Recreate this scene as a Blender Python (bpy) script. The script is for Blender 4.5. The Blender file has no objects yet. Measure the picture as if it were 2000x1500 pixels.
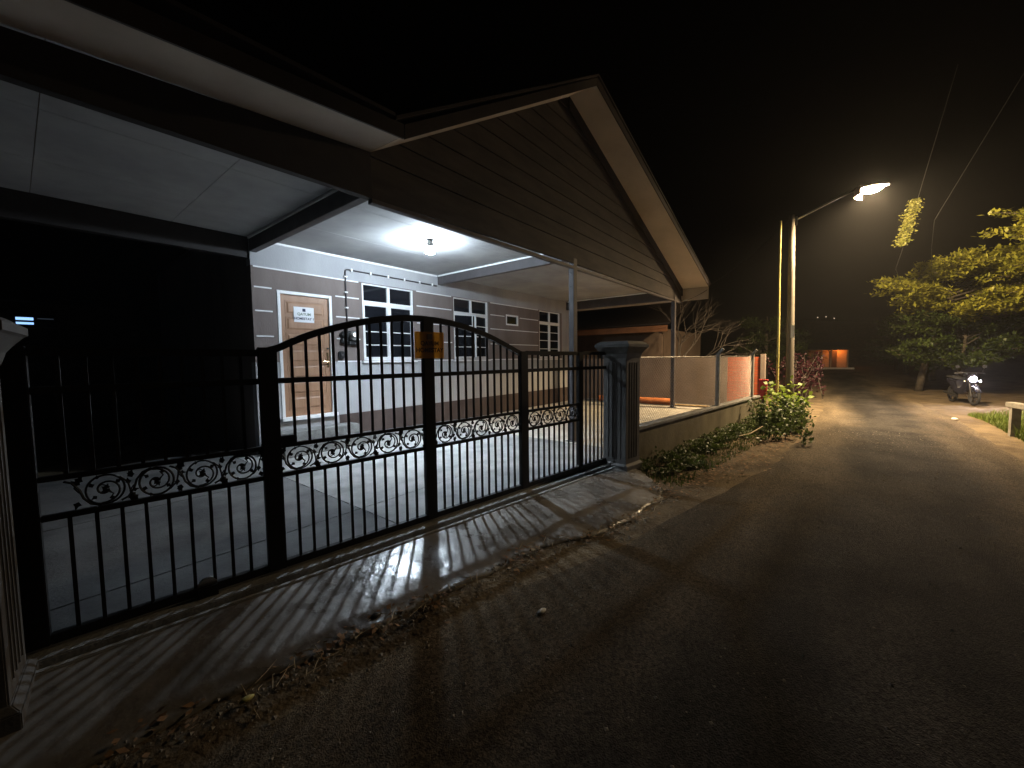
import bpy, math, random
from mathutils import Vector, Matrix, noise
random.seed(7)
R = math.radians
SC = bpy.context.scene
COL = SC.collection

# ------------------------------------------------------------------ camera
# X runs along the house front (away to the right), Y into the plot, Z up; eye 1.5 m above the gate sill
cam_d = bpy.data.cameras.new('camera')
cam = bpy.data.objects.new('camera', cam_d); COL.objects.link(cam)
cam_d.sensor_width = 36.0; cam_d.lens = 36.0 * 775 / 2000
cam_d.clip_start = 0.05; cam_d.clip_end = 2000
_p, _r, _a = R(3.575), R(-0.728), R(38.515)
_fw = Vector((0, math.cos(_p), -math.sin(_p))); _up = Vector((0, math.sin(_p), math.cos(_p))); _ri = Vector((1, 0, 0))
_ri, _up = _ri * math.cos(_r) + _up * math.sin(_r), -_ri * math.sin(_r) + _up * math.cos(_r)
def _w(v):
    s, c = math.sin(_a), math.cos(_a)
    return Vector((v.x * s + v.y * c, -v.x * c + v.y * s, v.z))
_ri, _up, _fw = _w(_ri), _w(_up), _w(_fw)
M = Matrix(((_ri.x, _up.x, -_fw.x, 0), (_ri.y, _up.y, -_fw.y, 0), (_ri.z, _up.z, -_fw.z, 1.5), (0, 0, 0, 1)))
cam.matrix_world = M
SC.camera = cam

# ------------------------------------------------------------------ night sky, faint moonlight, exposure
world = bpy.data.worlds.new('World'); SC.world = world; world.use_nodes = True
wn = world.node_tree; wn.nodes.clear()
sky = wn.nodes.new('ShaderNodeTexSky'); sky.sky_type = 'NISHITA'; sky.sun_disc = False
sky.sun_elevation = R(-6); sky.sun_rotation = R(200)
bg = wn.nodes.new('ShaderNodeBackground'); bg.inputs['Strength'].default_value = 0.02
wo = wn.nodes.new('ShaderNodeOutputWorld')
wn.links.new(sky.outputs[0], bg.inputs['Color']); wn.links.new(bg.outputs[0], wo.inputs['Surface'])
SC.view_settings.view_transform = 'Standard'; SC.view_settings.look = 'None'
SC.view_settings.exposure = 0.0; SC.view_settings.gamma = 1.0
SC.cycles.use_denoising = True
SC.cycles.max_bounces = 6; SC.cycles.diffuse_bounces = 4; SC.cycles.glossy_bounces = 2; SC.cycles.transmission_bounces = 3; SC.cycles.volume_bounces = 0
PORCH_L, STREET_L, STREET_BACK_L = 9800.0, 17500.0, 850.0     # lamp radiances

# ------------------------------------------------------------------ materials
MATS = {}
def mat(name, c1, c2=None, rough=.8, scale=6., bump=0., bscale=60., spec=.4, metal=0., detail=5., stretch=None, rough2=None, thr=(.35, .65)):
    m = bpy.data.materials.new(name); m.use_nodes = True
    nt = m.node_tree; b = nt.nodes['Principled BSDF']
    b.inputs['Roughness'].default_value = rough; b.inputs['Metallic'].default_value = metal
    b.inputs['Specular IOR Level'].default_value = spec
    c2 = c2 or c1
    tc = nt.nodes.new('ShaderNodeTexCoord'); mp = nt.nodes.new('ShaderNodeMapping')
    gm = nt.nodes.new('ShaderNodeNewGeometry')
    nt.links.new(gm.outputs['Position'], mp.inputs['Vector'])
    if stretch: mp.inputs['Scale'].default_value = stretch
    n = nt.nodes.new('ShaderNodeTexNoise'); n.inputs['Scale'].default_value = scale; n.inputs['Detail'].default_value = detail
    n.inputs['Roughness'].default_value = .62
    nt.links.new(mp.outputs[0], n.inputs['Vector'])
    r = nt.nodes.new('ShaderNodeValToRGB'); r.color_ramp.elements[0].position = thr[0]; r.color_ramp.elements[1].position = thr[1]
    r.color_ramp.elements[0].color = (*c1, 1); r.color_ramp.elements[1].color = (*c2, 1)
    nt.links.new(n.outputs['Fac'], r.inputs['Fac']); nt.links.new(r.outputs[0], b.inputs['Base Color'])
    if rough2 is not None:
        mr = nt.nodes.new('ShaderNodeMapRange'); mr.inputs[1].default_value = .4; mr.inputs[2].default_value = .62
        mr.inputs[3].default_value = rough; mr.inputs[4].default_value = rough2
        nt.links.new(n.outputs['Fac'], mr.inputs[0]); nt.links.new(mr.outputs[0], b.inputs['Roughness'])
    if bump:
        n2 = nt.nodes.new('ShaderNodeTexNoise'); n2.inputs['Scale'].default_value = bscale; n2.inputs['Detail'].default_value = 6
        nt.links.new(mp.outputs[0], n2.inputs['Vector'])
        bm = nt.nodes.new('ShaderNodeBump'); bm.inputs['Strength'].default_value = bump; bm.inputs['Distance'].default_value = .02
        nt.links.new(n2.outputs['Fac'], bm.inputs['Height']); nt.links.new(bm.outputs[0], b.inputs['Normal'])
    MATS[name] = m
    return m
def emis(name, col, s):
    m = bpy.data.materials.new(name); m.use_nodes = True; nt = m.node_tree; nt.nodes.clear()
    e = nt.nodes.new('ShaderNodeEmission'); e.inputs[0].default_value = (*col, 1); e.inputs[1].default_value = s
    o = nt.nodes.new('ShaderNodeOutputMaterial'); nt.links.new(e.outputs[0], o.inputs[0]); MATS[name] = m; return m
def leafmat(name, c1, c2, tr=.35):
    m = mat(name, c1, c2, rough=.5, scale=3.); nt = m.node_tree; b = nt.nodes['Principled BSDF']
    t = nt.nodes.new('ShaderNodeBsdfTranslucent'); mx = nt.nodes.new('ShaderNodeMixShader'); mx.inputs[0].default_value = tr
    r = [n for n in nt.nodes if n.type == 'VALTORGB'][0]
    nt.links.new(r.outputs[0], t.inputs[0]); out = [n for n in nt.nodes if n.type == 'OUTPUT_MATERIAL'][0]
    nt.links.new(b.outputs[0], mx.inputs[1]); nt.links.new(t.outputs[0], mx.inputs[2]); nt.links.new(mx.outputs[0], out.inputs[0])
    return m
mat('dirt', (.075, .055, .034), (.17, .13, .08), .95, 1.7, .9, 38., .2)
mat('asphalt', (.022, .020, .018), (.050, .045, .040), .88, 1.3, .9, 130., .2, detail=12, thr=(.38, .62))
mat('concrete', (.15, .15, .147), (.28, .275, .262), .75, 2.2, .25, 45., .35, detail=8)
mat('shaded_concrete', (.065, .065, .065), (.15, .148, .146), .75, 1.6, .25, 45., .3, detail=8)  # concrete darkened to imitate the dim light of the left bay
mat('lit_concrete', (.38, .35, .30), (.56, .53, .47), .8, 2.2, .25, 45., .3, detail=8)  # concrete brightened to imitate street light on the yard end
mat('apron_concrete', (.10, .092, .082), (.20, .187, .17), .13, 2.6, .35, 15., .65, detail=8, rough2=.62)
mat('sill_concrete', (.13, .13, .125), (.23, .23, .22), .7, 6., .4, 50.)
mat('white_wall', (.31, .31, .32), (.43, .43, .435), .85, 1.6, .15, 90., .3, stretch=(1, 1, .3), detail=8, thr=(.3, .7))
mat('taupe_wall', (.145, .116, .105), (.215, .178, .163), .85, 2.0, .15, 90., .3, stretch=(1, 1, .3), detail=8, thr=(.3, .7))
mat('plinth_brown', (.055, .038, .034), (.085, .06, .052), .7, 2.5, .1, 80.)
mat('white_trim', (.78, .78, .78), (.84, .84, .84), .55, 8.)
mat('ceiling_board', (.26, .26, .265), (.37, .37, .365), .8, 1.1, .06, 60., detail=7)
mat('beam_grey', (.052, .046, .048), (.078, .069, .070), .6, 5.)
mat('gable_board', (.014, .0108, .009), (.042, .033, .027), .75, 2.6, .2, 60., stretch=(.5, 1, 2.), detail=8)
mat('front_beam', (.012, .010, .010), (.02, .016, .015), .7, 5.)
mat('soffit', (.40, .345, .285), (.48, .42, .35), .8, 1.4)
mat('roof_metal', (.018, .014, .014), (.03, .023, .02), .5, 4.)
mat('door_wood', (.29, .16, .092), (.37, .215, .13), .5, 9., .12, 120., stretch=(1, 1, .12))
mat('glass_dark', (.006, .007, .010), (.009, .010, .013), .06, 3., spec=.55)
mat('black_paint', (.004, .004, .0045), (.007, .006, .006), .5, 18., spec=.25)
mat('black_plastic', (.012, .012, .013), (.02, .02, .02), .45, 20.)
mat('steel', (.45, .45, .44), (.55, .55, .54), .3, 20., metal=1.)
mat('brass', (.72, .55, .32), (.78, .6, .36), .25, 20., metal=1.)
mat('pillar_grey', (.062, .060, .058), (.098, .094, .088), .7, 3.5, .15, 70., detail=7)
mat('low_wall', (.09, .078, .05), (.17, .15, .10), .9, 2.4, .3, 40., stretch=(1, 1, .5), detail=9)
mat('plaster_grey', (.15, .115, .095), (.22, .175, .145), .92, 1.6, .3, 30., detail=8)
mat('post_concrete', (.20, .19, .165), (.31, .295, .26), .85, 6., .2, 60.)
mat('wire_metal', (.32, .31, .29), (.42, .41, .38), .45, 30., metal=.7)
mat('pole_concrete', (.085, .075, .06), (.15, .132, .105), .8, 3., .2, 50., stretch=(1, 1, .2))
mat('bamboo', (.36, .33, .10), (.50, .45, .16), .45, 6., stretch=(1, 1, .3))
mat('red_paint', (.30, .012, .012), (.42, .03, .025), .5, 6.)
mat('clay_orange', (.55, .16, .045), (.68, .24, .08), .7, 6.)
mat('wood_plank', (.42, .30, .15), (.58, .43, .24), .8, 8., stretch=(.2, 1, 1))
mat('bark', (.05, .04, .03), (.10, .085, .065), .9, 8., .5, 30.)
mat('pale_bark', (.022, .017, .013), (.045, .035, .027), .9, 8., .4, 30.)
mat('dark_wall', (.10, .07, .05), (.14, .10, .075), .9, 2.)
mat('fascia_orange', (.16, .07, .033), (.22, .10, .048), .8, 3.)
mat('far_wall', (.5, .38, .28), (.6, .46, .34), .9, 1.)
mat('tyre', (.012, .012, .012), (.02, .02, .02), .85, 30.)
mat('bike_paint', (.010, .010, .016), (.015, .015, .022), .2, 5.)
mat('paper_white', (.72, .73, .76), (.78, .78, .8), .6, 3.)
mat('print_ink', (.02, .025, .06), None, .7)
mat('print_green', (.10, .16, .10), None, .7)
mat('print_red', (.035, .010, .006), None, .7)
mat('litter_white', (.6, .58, .52), (.75, .73, .68), .7, 20.)
mat('stone', (.14, .12, .10), (.30, .27, .22), .9, 30., .3, 80.)
mat('dry_leaf', (.16, .085, .04), (.30, .18, .09), .8, 14.)
mat('straw', (.36, .29, .19), (.50, .42, .29), .9, 20.)
leafmat('weed_leaf', (.028, .050, .011), (.095, .135, .03))
leafmat('bush_leaf', (.11, .18, .02), (.26, .34, .05), .4)
leafmat('grass_leaf', (.08, .13, .02), (.17, .22, .04))
leafmat('tree_leaf', (.20, .22, .025), (.42, .40, .06))
leafmat('vine_leaf', (.12, .13, .02), (.24, .23, .05))
leafmat('flower_leaf', (.03, .005, .010), (.06, .009, .018), .4)
emis('porch_glow', (.72, .86, 1.0), PORCH_L)
emis('glass_house_side', (.72, .86, 1.0), 1900.)
emis('glass_gate_side', (.74, .88, 1.0), 880.)
emis('street_glow', (1.0, .72, .40), STREET_L)
emis('street_glow_back', (1.0, .72, .40), STREET_BACK_L)
emis('sodium_glow', (1.0, .25, .035), 330.)
emis('headlight_glow', (1.0, .88, .93), 1200.)
emis('indicator_glow', (1.0, .8, .45), 5.)
emis('blue_glow', (.30, .55, 1.0), 1.5)
emis('blue_dim', (.30, .40, .55), .05)
emis('far_glow', (1.0, .75, .5), 1.2)
# brick wall: red brick pattern with mortar joints, too far away to build brick by brick
m = mat('brick', (.36, .085, .035), (.46, .12, .05), .9, 5.)
nt = m.node_tree; gm = [n for n in nt.nodes if n.type == 'NEW_GEOMETRY'][0]
sx = nt.nodes.new('ShaderNodeSeparateXYZ'); cx = nt.nodes.new('ShaderNodeCombineXYZ')
nt.links.new(gm.outputs['Position'], sx.inputs[0]); nt.links.new(sx.outputs[1], cx.inputs[0]); nt.links.new(sx.outputs[2], cx.inputs[1])
br = nt.nodes.new('ShaderNodeTexBrick'); br.inputs['Scale'].default_value = 1.; br.inputs['Brick Width'].default_value = .22
br.inputs['Row Height'].default_value = .075; br.inputs['Mortar Size'].default_value = .009
br.inputs['Color1'].default_value = (.42, .075, .022, 1); br.inputs['Color2'].default_value = (.30, .05, .015, 1); br.inputs['Mortar'].default_value = (.20, .09, .05, 1)
nt.links.new(cx.outputs[0], br.inputs['Vector']); nt.links.new(br.outputs['Color'], nt.nodes['Principled BSDF'].inputs['Base Color'])
# amber acrylic sign sheet: lets the porch light through
m = bpy.data.materials.new('amber_acrylic'); m.use_nodes = True; nt = m.node_tree; MATS['amber_acrylic'] = m
b = nt.nodes['Principled BSDF']; b.inputs['Base Color'].default_value = (.50, .27, .07, 1); b.inputs['Roughness'].default_value = .25
tl = nt.nodes.new('ShaderNodeBsdfTranslucent'); tl.inputs[0].default_value = (.66, .38, .10, 1)
tp = nt.nodes.new('ShaderNodeBsdfTransparent'); tp.inputs[0].default_value = (.75, .46, .14, 1)
m1 = nt.nodes.new('ShaderNodeMixShader'); m1.inputs[0].default_value = .55; m2 = nt.nodes.new('ShaderNodeMixShader'); m2.inputs[0].default_value = .16
nt.links.new(b.outputs[0], m1.inputs[1]); nt.links.new(tl.outputs[0], m1.inputs[2]); nt.links.new(m1.outputs[0], m2.inputs[1]); nt.links.new(tp.outputs[0], m2.inputs[2])
nt.links.new(m2.outputs[0], nt.nodes['Material Output'].inputs[0])

# ------------------------------------------------------------------ mesh helpers
def tag(o, label=None, cat=None, group=None, kind=None):
    if label: o['label'] = label
    if cat: o['category'] = cat
    if group: o['group'] = group
    if kind: o['kind'] = kind
    return o
def wloc(o):
    v = Vector((0, 0, 0))
    while o is not None:
        v += o.location; o = o.parent
    return v
def thing(name, loc, label, cat, group=None):
    o = bpy.data.objects.new(name, None); COL.objects.link(o); o.location = loc; o.empty_display_size = .2
    return tag(o, label, cat, group)
class MB:
    def __init__(s): s.v = []; s.f = []
    def add(s, vs, fs):
        n = len(s.v); s.v += [Vector(v) for v in vs]; s.f += [tuple(i + n for i in f) for f in fs]; return s
    def box(s, x0, x1, y0, y1, z0, z1):
        return s.add([(x0,y0,z0),(x1,y0,z0),(x1,y1,z0),(x0,y1,z0),(x0,y0,z1),(x1,y0,z1),(x1,y1,z1),(x0,y1,z1)],
                     [(0,3,2,1),(4,5,6,7),(0,1,5,4),(1,2,6,5),(2,3,7,6),(3,0,4,7)])
    def hexa(s, a, b):          # two quads a (4 pts) and b (4 pts)
        return s.add(list(a) + list(b), [(3,2,1,0),(4,5,6,7),(0,1,5,4),(1,2,6,5),(2,3,7,6),(3,0,4,7)])
    def bar(s, p, q, w, h, up=(0, 0, 1)):     # rectangular bar p->q, w across, h along up
        p, q, up = Vector(p), Vector(q), Vector(up); d = (q - p).normalized(); sd = d.cross(up).normalized(); u = sd.cross(d)
        c = lambda o: [o - sd*w/2 - u*h/2, o + sd*w/2 - u*h/2, o + sd*w/2 + u*h/2, o - sd*w/2 + u*h/2]
        return s.hexa(c(p), c(q))
    def tube(s, pts, r, n=8, cap=True):
        pts = [Vector(p) for p in pts]; rs = r if isinstance(r, (list, tuple)) else [r] * len(pts)
        base = len(s.v); ref = None
        for i, p in enumerate(pts):
            d = (pts[min(i+1, len(pts)-1)] - pts[max(i-1, 0)])
            d = d.normalized() if d.length > 1e-9 else Vector((0, 0, 1))
            if ref is None: ref = Vector((0, 0, 1)) if abs(d.z) < .9 else Vector((1, 0, 0))
            a = d.cross(ref).normalized(); b_ = a.cross(d).normalized(); ref = b_
            for k in range(n):
                t = 2*math.pi*k/n; s.v.append(p + (a*math.cos(t) + b_*math.sin(t)) * rs[i])
        for i in range(len(pts)-1):
            for k in range(n):
                s.f.append((base+i*n+k, base+i*n+(k+1)%n, base+(i+1)*n+(k+1)%n, base+(i+1)*n+k))
        if cap:
            s.f.append(tuple(base+k for k in reversed(range(n)))); s.f.append(tuple(base+(len(pts)-1)*n+k for k in range(n)))
        return s
    def prism(s, poly, f0, f1):   # poly of 2-tuples, f0/f1 map (a,b) -> 3D
        n = len(poly); base = len(s.v)
        s.v += [Vector(f0(*p)) for p in poly] + [Vector(f1(*p)) for p in poly]
        s.f.append(tuple(base+i for i in range(n))); s.f.append(tuple(base+n+i for i in reversed(range(n))))
        for i in range(n): s.f.append((base+i, base+n+i, base+n+(i+1)%n, base+(i+1)%n))
        return s
    def lathe(s, prof, c, n=16, ax=None):   # prof [(r,h)], axis ax (default z)
        ax = Vector(ax or (0,0,1)).normalized(); ref = Vector((1,0,0)) if abs(ax.x) < .9 else Vector((0,1,0))
        a = ax.cross(ref).normalized(); b_ = ax.cross(a); c = Vector(c); base = len(s.v)
        for r_, h in prof:
            for k in range(n):
                t = 2*math.pi*k/n; s.v.append(c + ax*h + (a*math.cos(t)+b_*math.sin(t))*r_)
        for i in range(len(prof)-1):
            for k in range(n): s.f.append((base+i*n+k, base+i*n+(k+1)%n, base+(i+1)*n+(k+1)%n, base+(i+1)*n+k))
        s.f.append(tuple(base+k for k in reversed(range(n)))); s.f.append(tuple(base+(len(prof)-1)*n+k for k in range(n)))
        return s
    def build(s, name, m, parent=None, smooth=False, bevel=0.):
        if parent is not None: off = wloc(parent)
        else:
            xs = [v.x for v in s.v]; ys = [v.y for v in s.v]; zs = [v.z for v in s.v]
            off = Vector(((min(xs)+max(xs))/2, (min(ys)+max(ys))/2, min(zs)))
        me = bpy.data.meshes.new(name); me.from_pydata([v - off for v in s.v], [], s.f); me.update()
        import bmesh
        if len(s.v) < 60000:
            bm = bmesh.new(); bm.from_mesh(me)
            if len(s.f) < 4000: bmesh.ops.recalc_face_normals(bm, faces=bm.faces)
            if bevel: bmesh.ops.bevel(bm, geom=[e for e in bm.edges if len(e.link_faces) == 2 and e.calc_face_angle(0) > .5], offset=bevel, segments=2, affect='EDGES', clamp_overlap=True)
            bm.to_mesh(me); bm.free()
        me.materials.append(MATS[m])
        if smooth: me.polygons.foreach_set('use_smooth', [True] * len(me.polygons))
        o = bpy.data.objects.new(name, me); COL.objects.link(o)
        if parent is not None: o.parent = parent
        else: o.location = off
        return o
def lerp(a, b, t): return a + (b - a) * t
def poly_at(pts, x):
    for (x0, y0), (x1, y1) in zip(pts, pts[1:]):
        if x <= x1 or (x1, y1) == pts[-1]: return lerp(y0, y1, max(0, min(1, (x - x0) / (x1 - x0))))
    return pts[-1][1]

# ================================================================== THE SETTING
GZ = -0.10       # road level
FZ = 0.054       # porch floor level
YW = 6.95        # house wall face
# --- ground sheet: a finer patch near the camera that rolls a little, then out to the horizon
g = MB()
xs = [-400, -60, -15] + [-6 + .5*i for i in range(61)] + [40, 90, 400]
ys = [-400, -60, -15] + [-6 + .5*i for i in range(35)] + [20, 60, 400]
for y in ys:
    for x in xs:
        z = GZ - .012
        if -6 < x < 24 and -6 < y < 11: z += .012 * noise.noise(Vector((x*.9, y*.9, 0)))
        g.v.append(Vector((x, y, z)))
nx = len(xs)
for j in range(len(ys)-1):
    for i in range(nx-1): g.f.append((j*nx+i, j*nx+i+1, (j+1)*nx+i+1, (j+1)*nx+i))
tag(g.build('ground', 'dirt', smooth=True), kind='structure')
# --- asphalt road
LE = [(-8, 2.0), (.88, 2.02), (2.0, 1.80), (2.84, 1.52), (4.08, 1.28), (5.2, 1.0), (7.02, .72), (9.77, .40), (14.75, .16), (20.6, .24), (30, .4), (60, .6), (160, .8)]
RE = [(-8, -2.2), (9.5, -2.38), (11.8, -2.49), (14.2, -2.59), (17, -2.5), (20, -2.35), (24, -2.2), (30, -2.1), (60, -2.6), (160, -3)]
xr = [-8 + .25*i for i in range(129)] + [26, 30, 36, 45, 60, 90, 160]
rd = MB(); NC = 14
for x in xr:
    l = poly_at(LE, x) + .09*noise.noise(Vector((x*1.6, 3, 0))) + .05*noise.noise(Vector((x*5, 9, 0)))
    r = poly_at(RE, x) + .10*noise.noise(Vector((x*1.3, 17, 0)))
    for k in range(NC):
        t = k / (NC-1); y = lerp(r, l, t)
        z = GZ + .006 + .02*math.sin(math.pi*t) + .004*noise.noise(Vector((x*.8, y*.8, 4)))
        if k in (0, NC-1): z = GZ - .025
        rd.v.append(Vector((x, y, z)))
for i in range(len(xr)-1):
    for k in range(NC-1): rd.f.append((i*NC+k, (i+1)*NC+k, (i+1)*NC+k+1, i*NC+k+1))
road = tag(rd.build('road', 'asphalt', smooth=True), kind='structure')
# sand washed over the road edges: an attribute that says how near the edge a point lies
at_ = road.data.attributes.new('edge', 'FLOAT', 'POINT')
at_.data.foreach_set('value', [max(0., 1 - 2.4*min(k/(NC-1), 1-k/(NC-1))) for _ in xr for k in range(NC)])
nt = MATS['asphalt'].node_tree; bs_ = nt.nodes['Principled BSDF']
an = nt.nodes.new('ShaderNodeAttribute'); an.attribute_name = 'edge'
n1 = nt.nodes.new('ShaderNodeTexNoise'); n1.inputs['Scale'].default_value = 1.1; n1.inputs['Detail'].default_value = 9; n1.inputs['Roughness'].default_value = .7
gmn = [n for n in nt.nodes if n.type == 'NEW_GEOMETRY'][0]; nt.links.new(gmn.outputs['Position'], n1.inputs['Vector'])
ma_ = nt.nodes.new('ShaderNodeMath'); ma_.operation = 'ADD'; nt.links.new(an.outputs['Fac'], ma_.inputs[0]); nt.links.new(n1.outputs['Fac'], ma_.inputs[1])
mr_ = nt.nodes.new('ShaderNodeMapRange'); mr_.inputs[1].default_value = .62; mr_.inputs[2].default_value = 1.45; nt.links.new(ma_.outputs[0], mr_.inputs[0])
mx_ = nt.nodes.new('ShaderNodeMix'); mx_.data_type = 'RGBA'; rm_ = [n for n in nt.nodes if n.type == 'VALTORGB'][0]
nt.links.new(mr_.outputs[0], mx_.inputs['Factor']); nt.links.new(rm_.outputs[0], mx_.inputs['A']); mx_.inputs['B'].default_value = (.12, .093, .06, 1)
tn = nt.nodes.new('ShaderNodeTexNoise'); tn.inputs['Scale'].default_value = 1.; tn.inputs['Detail'].default_value = 6
tm = nt.nodes.new('ShaderNodeMapping'); tm.inputs['Scale'].default_value = (.22, 1.5, 1); nt.links.new(gmn.outputs['Position'], tm.inputs['Vector']); nt.links.new(tm.outputs[0], tn.inputs['Vector'])
tr_ = nt.nodes.new('ShaderNodeMapRange'); tr_.inputs[1].default_value = .36; tr_.inputs[2].default_value = .66; tr_.inputs[3].default_value = .55; tr_.inputs[4].default_value = 1.45; nt.links.new(tn.outputs['Fac'], tr_.inputs[0])
vo = nt.nodes.new('ShaderNodeTexVoronoi'); vo.feature = 'DISTANCE_TO_EDGE'; vo.inputs['Scale'].default_value = .75
wv = nt.nodes.new('ShaderNodeTexNoise'); wv.inputs['Scale'].default_value = 3.; wv.inputs['Detail'].default_value = 6; nt.links.new(gmn.outputs['Position'], wv.inputs['Vector'])
vm = nt.nodes.new('ShaderNodeMix'); vm.data_type = 'VECTOR'; vm.inputs['Factor'].default_value = .28; nt.links.new(gmn.outputs['Position'], vm.inputs['A']); nt.links.new(wv.outputs['Color'], vm.inputs['B']); nt.links.new(vm.outputs['Result'], vo.inputs['Vector'])
cr_ = nt.nodes.new('ShaderNodeMapRange'); cr_.inputs[1].default_value = .0; cr_.inputs[2].default_value = .012; cr_.inputs[3].default_value = .82; cr_.inputs[4].default_value = 1.; nt.links.new(vo.outputs['Distance'], cr_.inputs[0])
mu = nt.nodes.new('ShaderNodeMath'); mu.operation = 'MULTIPLY'; nt.links.new(tr_.outputs[0], mu.inputs[0]); nt.links.new(cr_.outputs[0], mu.inputs[1])
ag = nt.nodes.new('ShaderNodeTexVoronoi'); ag.inputs['Scale'].default_value = 75.; nt.links.new(gmn.outputs['Position'], ag.inputs['Vector'])
ab = nt.nodes.new('ShaderNodeSeparateColor'); nt.links.new(ag.outputs['Color'], ab.inputs[0])
ar_ = nt.nodes.new('ShaderNodeMapRange'); ar_.inputs[1].default_value = .0; ar_.inputs[2].default_value = 1.; ar_.inputs[3].default_value = .5; ar_.inputs[4].default_value = 1.55; nt.links.new(ab.outputs[0], ar_.inputs[0])
mu2 = nt.nodes.new('ShaderNodeMath'); mu2.operation = 'MULTIPLY'; nt.links.new(mu.outputs[0], mu2.inputs[0]); nt.links.new(ar_.outputs[0], mu2.inputs[1]); mu = mu2
vs = nt.nodes.new('ShaderNodeVectorMath'); vs.operation = 'SCALE'; nt.links.new(mx_.outputs['Result'], vs.inputs[0]); nt.links.new(mu.outputs[0], vs.inputs['Scale'])
nt.links.new(vs.outputs[0], bs_.inputs['Base Color'])

# --- gate line frame
G0 = Vector((.079, 3.128, 0)); GD = Vector((.99, -.1409, 0)).normalized(); GN = Vector((-GD.y, GD.x, 0))
GA = math.atan2(GD.y, GD.x)
def gp(s, off=0., z=0.): return G0 + GD*s + GN*off + Vector((0, 0, z))
# --- porch floor slabs (parts of the floor), joints between them
pf = bpy.data.objects.new('porch_floor', None); COL.objects.link(pf); pf.location = (4, 5, 0); tag(pf, kind='structure')
def gate_y(x): return G0.y + (x - G0.x) * GD.y / GD.x
xb = [-5, -.9, 2.05, 5.9, 9.0, 12.35]; yb = [None, 3.55, 5.3, 7.9]
for i in range(5):
    for j in range(3):
        x0, x1 = xb[i] + .004, xb[i+1] - .004
        y1a = y1b = yb[j+1] - .004
        if j == 0: y0a, y0b = gate_y(x0) + .09, gate_y(x1) + .09
        else: y0a = y0b = yb[j] + .004
        if j == 2 and x0 > 2: y1a = y1b = YW + .02
        b_ = MB(); b_.hexa([(x0,y0a,-.16),(x1,y0b,-.16),(x1,y1b,-.16),(x0,y1a,-.16)], [(x0,y0a,FZ),(x1,y0b,FZ),(x1,y1b,FZ),(x0,y1a,FZ)])
        b_.build('floor_slab', 'lit_concrete' if i >= 3 else 'shaded_concrete' if i <= 1 else 'concrete', pf, bevel=.004)
# --- gate sill: concrete beam, steel rail groove and outer lip
sill = bpy.data.objects.new('gate_sill', None); COL.objects.link(sill); sill.location = gp(2.5, 0, -.1); tag(sill, kind='structure')
def gstrip(s0, s1, o0, o1, z0, z1, name, m, par, bev=0.):
    b_ = MB(); q = lambda z: [gp(s0,o0,z), gp(s1,o0,z), gp(s1,o1,z), gp(s0,o1,z)]
    b_.hexa(q(z0), q(z1)); return b_.build(name, m, par, bevel=bev)
gstrip(-.35, 5.5, -.115, .088, -.16, .034, 'sill_beam', 'sill_concrete', sill, .006)
gstrip(-.35, 5.5, -.165, -.117, -.16, -.012, 'groove_bed', 'sill_concrete', sill)
gstrip(-.35, 5.5, -.205, -.167, -.16, .020, 'outer_lip', 'concrete', sill, .006)
gstrip(-.35, 5.2, -.012, .012, .034, .047, 'steel_rail', 'steel', sill)
# --- concrete apron sloping down to the road
ED = [(-.9, .62), (.3, .62), (.9, .66), (1.5, .66), (2.2, .68), (2.7, .66), (3.0, .72), (3.3, .88), (3.9, .90), (4.6, .86), (4.95, .72), (5.15, .42), (5.25, .24)]
ap = MB(); NS, ND = 110, 14
for i in range(NS+1):
    s = lerp(-.9, 5.25, i/NS)
    e = poly_at(ED, s) + .05*noise.noise(Vector((s*2.2, 1, 0))) + .03*noise.noise(Vector((s*7, 5, 0)))
    for k in range(ND+2):
        t = min(k/ND, 1.); o = lerp(.205, .205 + e, t) + .001
        z = .008 - .112*t**1.05 * (e/.68 if e < .68 else 1) + .004*noise.noise(Vector((s*3, o*3, 2)))
        if k == ND+1: z -= .08
        ap.v.append(gp(s, -o, z))
W_ = ND+2
for i in range(NS):
    for k in range(W_-1): ap.f.append((i*W_+k, i*W_+k+1, (i+1)*W_+k+1, (i+1)*W_+k))
tag(ap.build('driveway_apron', 'apron_concrete', smooth=True), kind='structure')

# ================================================================== THE HOUSE (with its carport roof)
house = thing('house', (7, YW, 0), 'single storey house in taupe and white with a gabled carport roof', 'house')
WIN = [(4.20, 5.40, 1.51, 2.985), (6.55, 7.78, 1.51, 2.985), (10.11, 11.33, 1.51, 2.985)]
VENT = (8.50, 9.05, 2.44, 2.73); DOOR = (2.70, 3.60, .56, 2.66)
HOLES = WIN + [VENT, DOOR]
X0, X1 = 2.35, 11.92
def wall_band(name, m, z0, z1, x0=X0, x1=X1):
    b_ = MB(); xs_ = sorted({x0, x1} | {v for h in HOLES for v in h[:2] if x0 < v < x1})
    for a, c in zip(xs_, xs_[1:]):
        mid = (a + c)/2; zz = [(z0, z1)]
        for h in HOLES:
            if h[0] < mid < h[1]:
                nz = []
                for u, v in zz:
                    if h[3] <= u or h[2] >= v: nz.append((u, v)); continue
                    if h[2] > u: nz.append((u, h[2]))
                    if h[3] < v: nz.append((h[3], v))
                zz = nz
        for u, v in zz: b_.box(a, c, YW, YW + .16, u, v)
    return b_.build(name, m, house)
wall_band('upper_wall', 'white_wall', 2.992, 3.75)
wall_band('taupe_wall', 'taupe_wall', 1.50, 2.992, X0, 11.42)
wall_band('end_wall', 'white_wall', .53, 2.992, 11.42, X1)
wall_band('lower_wall', 'white_wall', .53, 1.50, X0, 11.42)
MB().box(3.66, X1, YW - .004, YW + .16, -.1, .53).build('plinth', 'plinth_brown', house)
MB().box(X0, 3.66, YW - .002, YW + .16, -.1, .53).build('plinth', 'white_wall', house)
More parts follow.
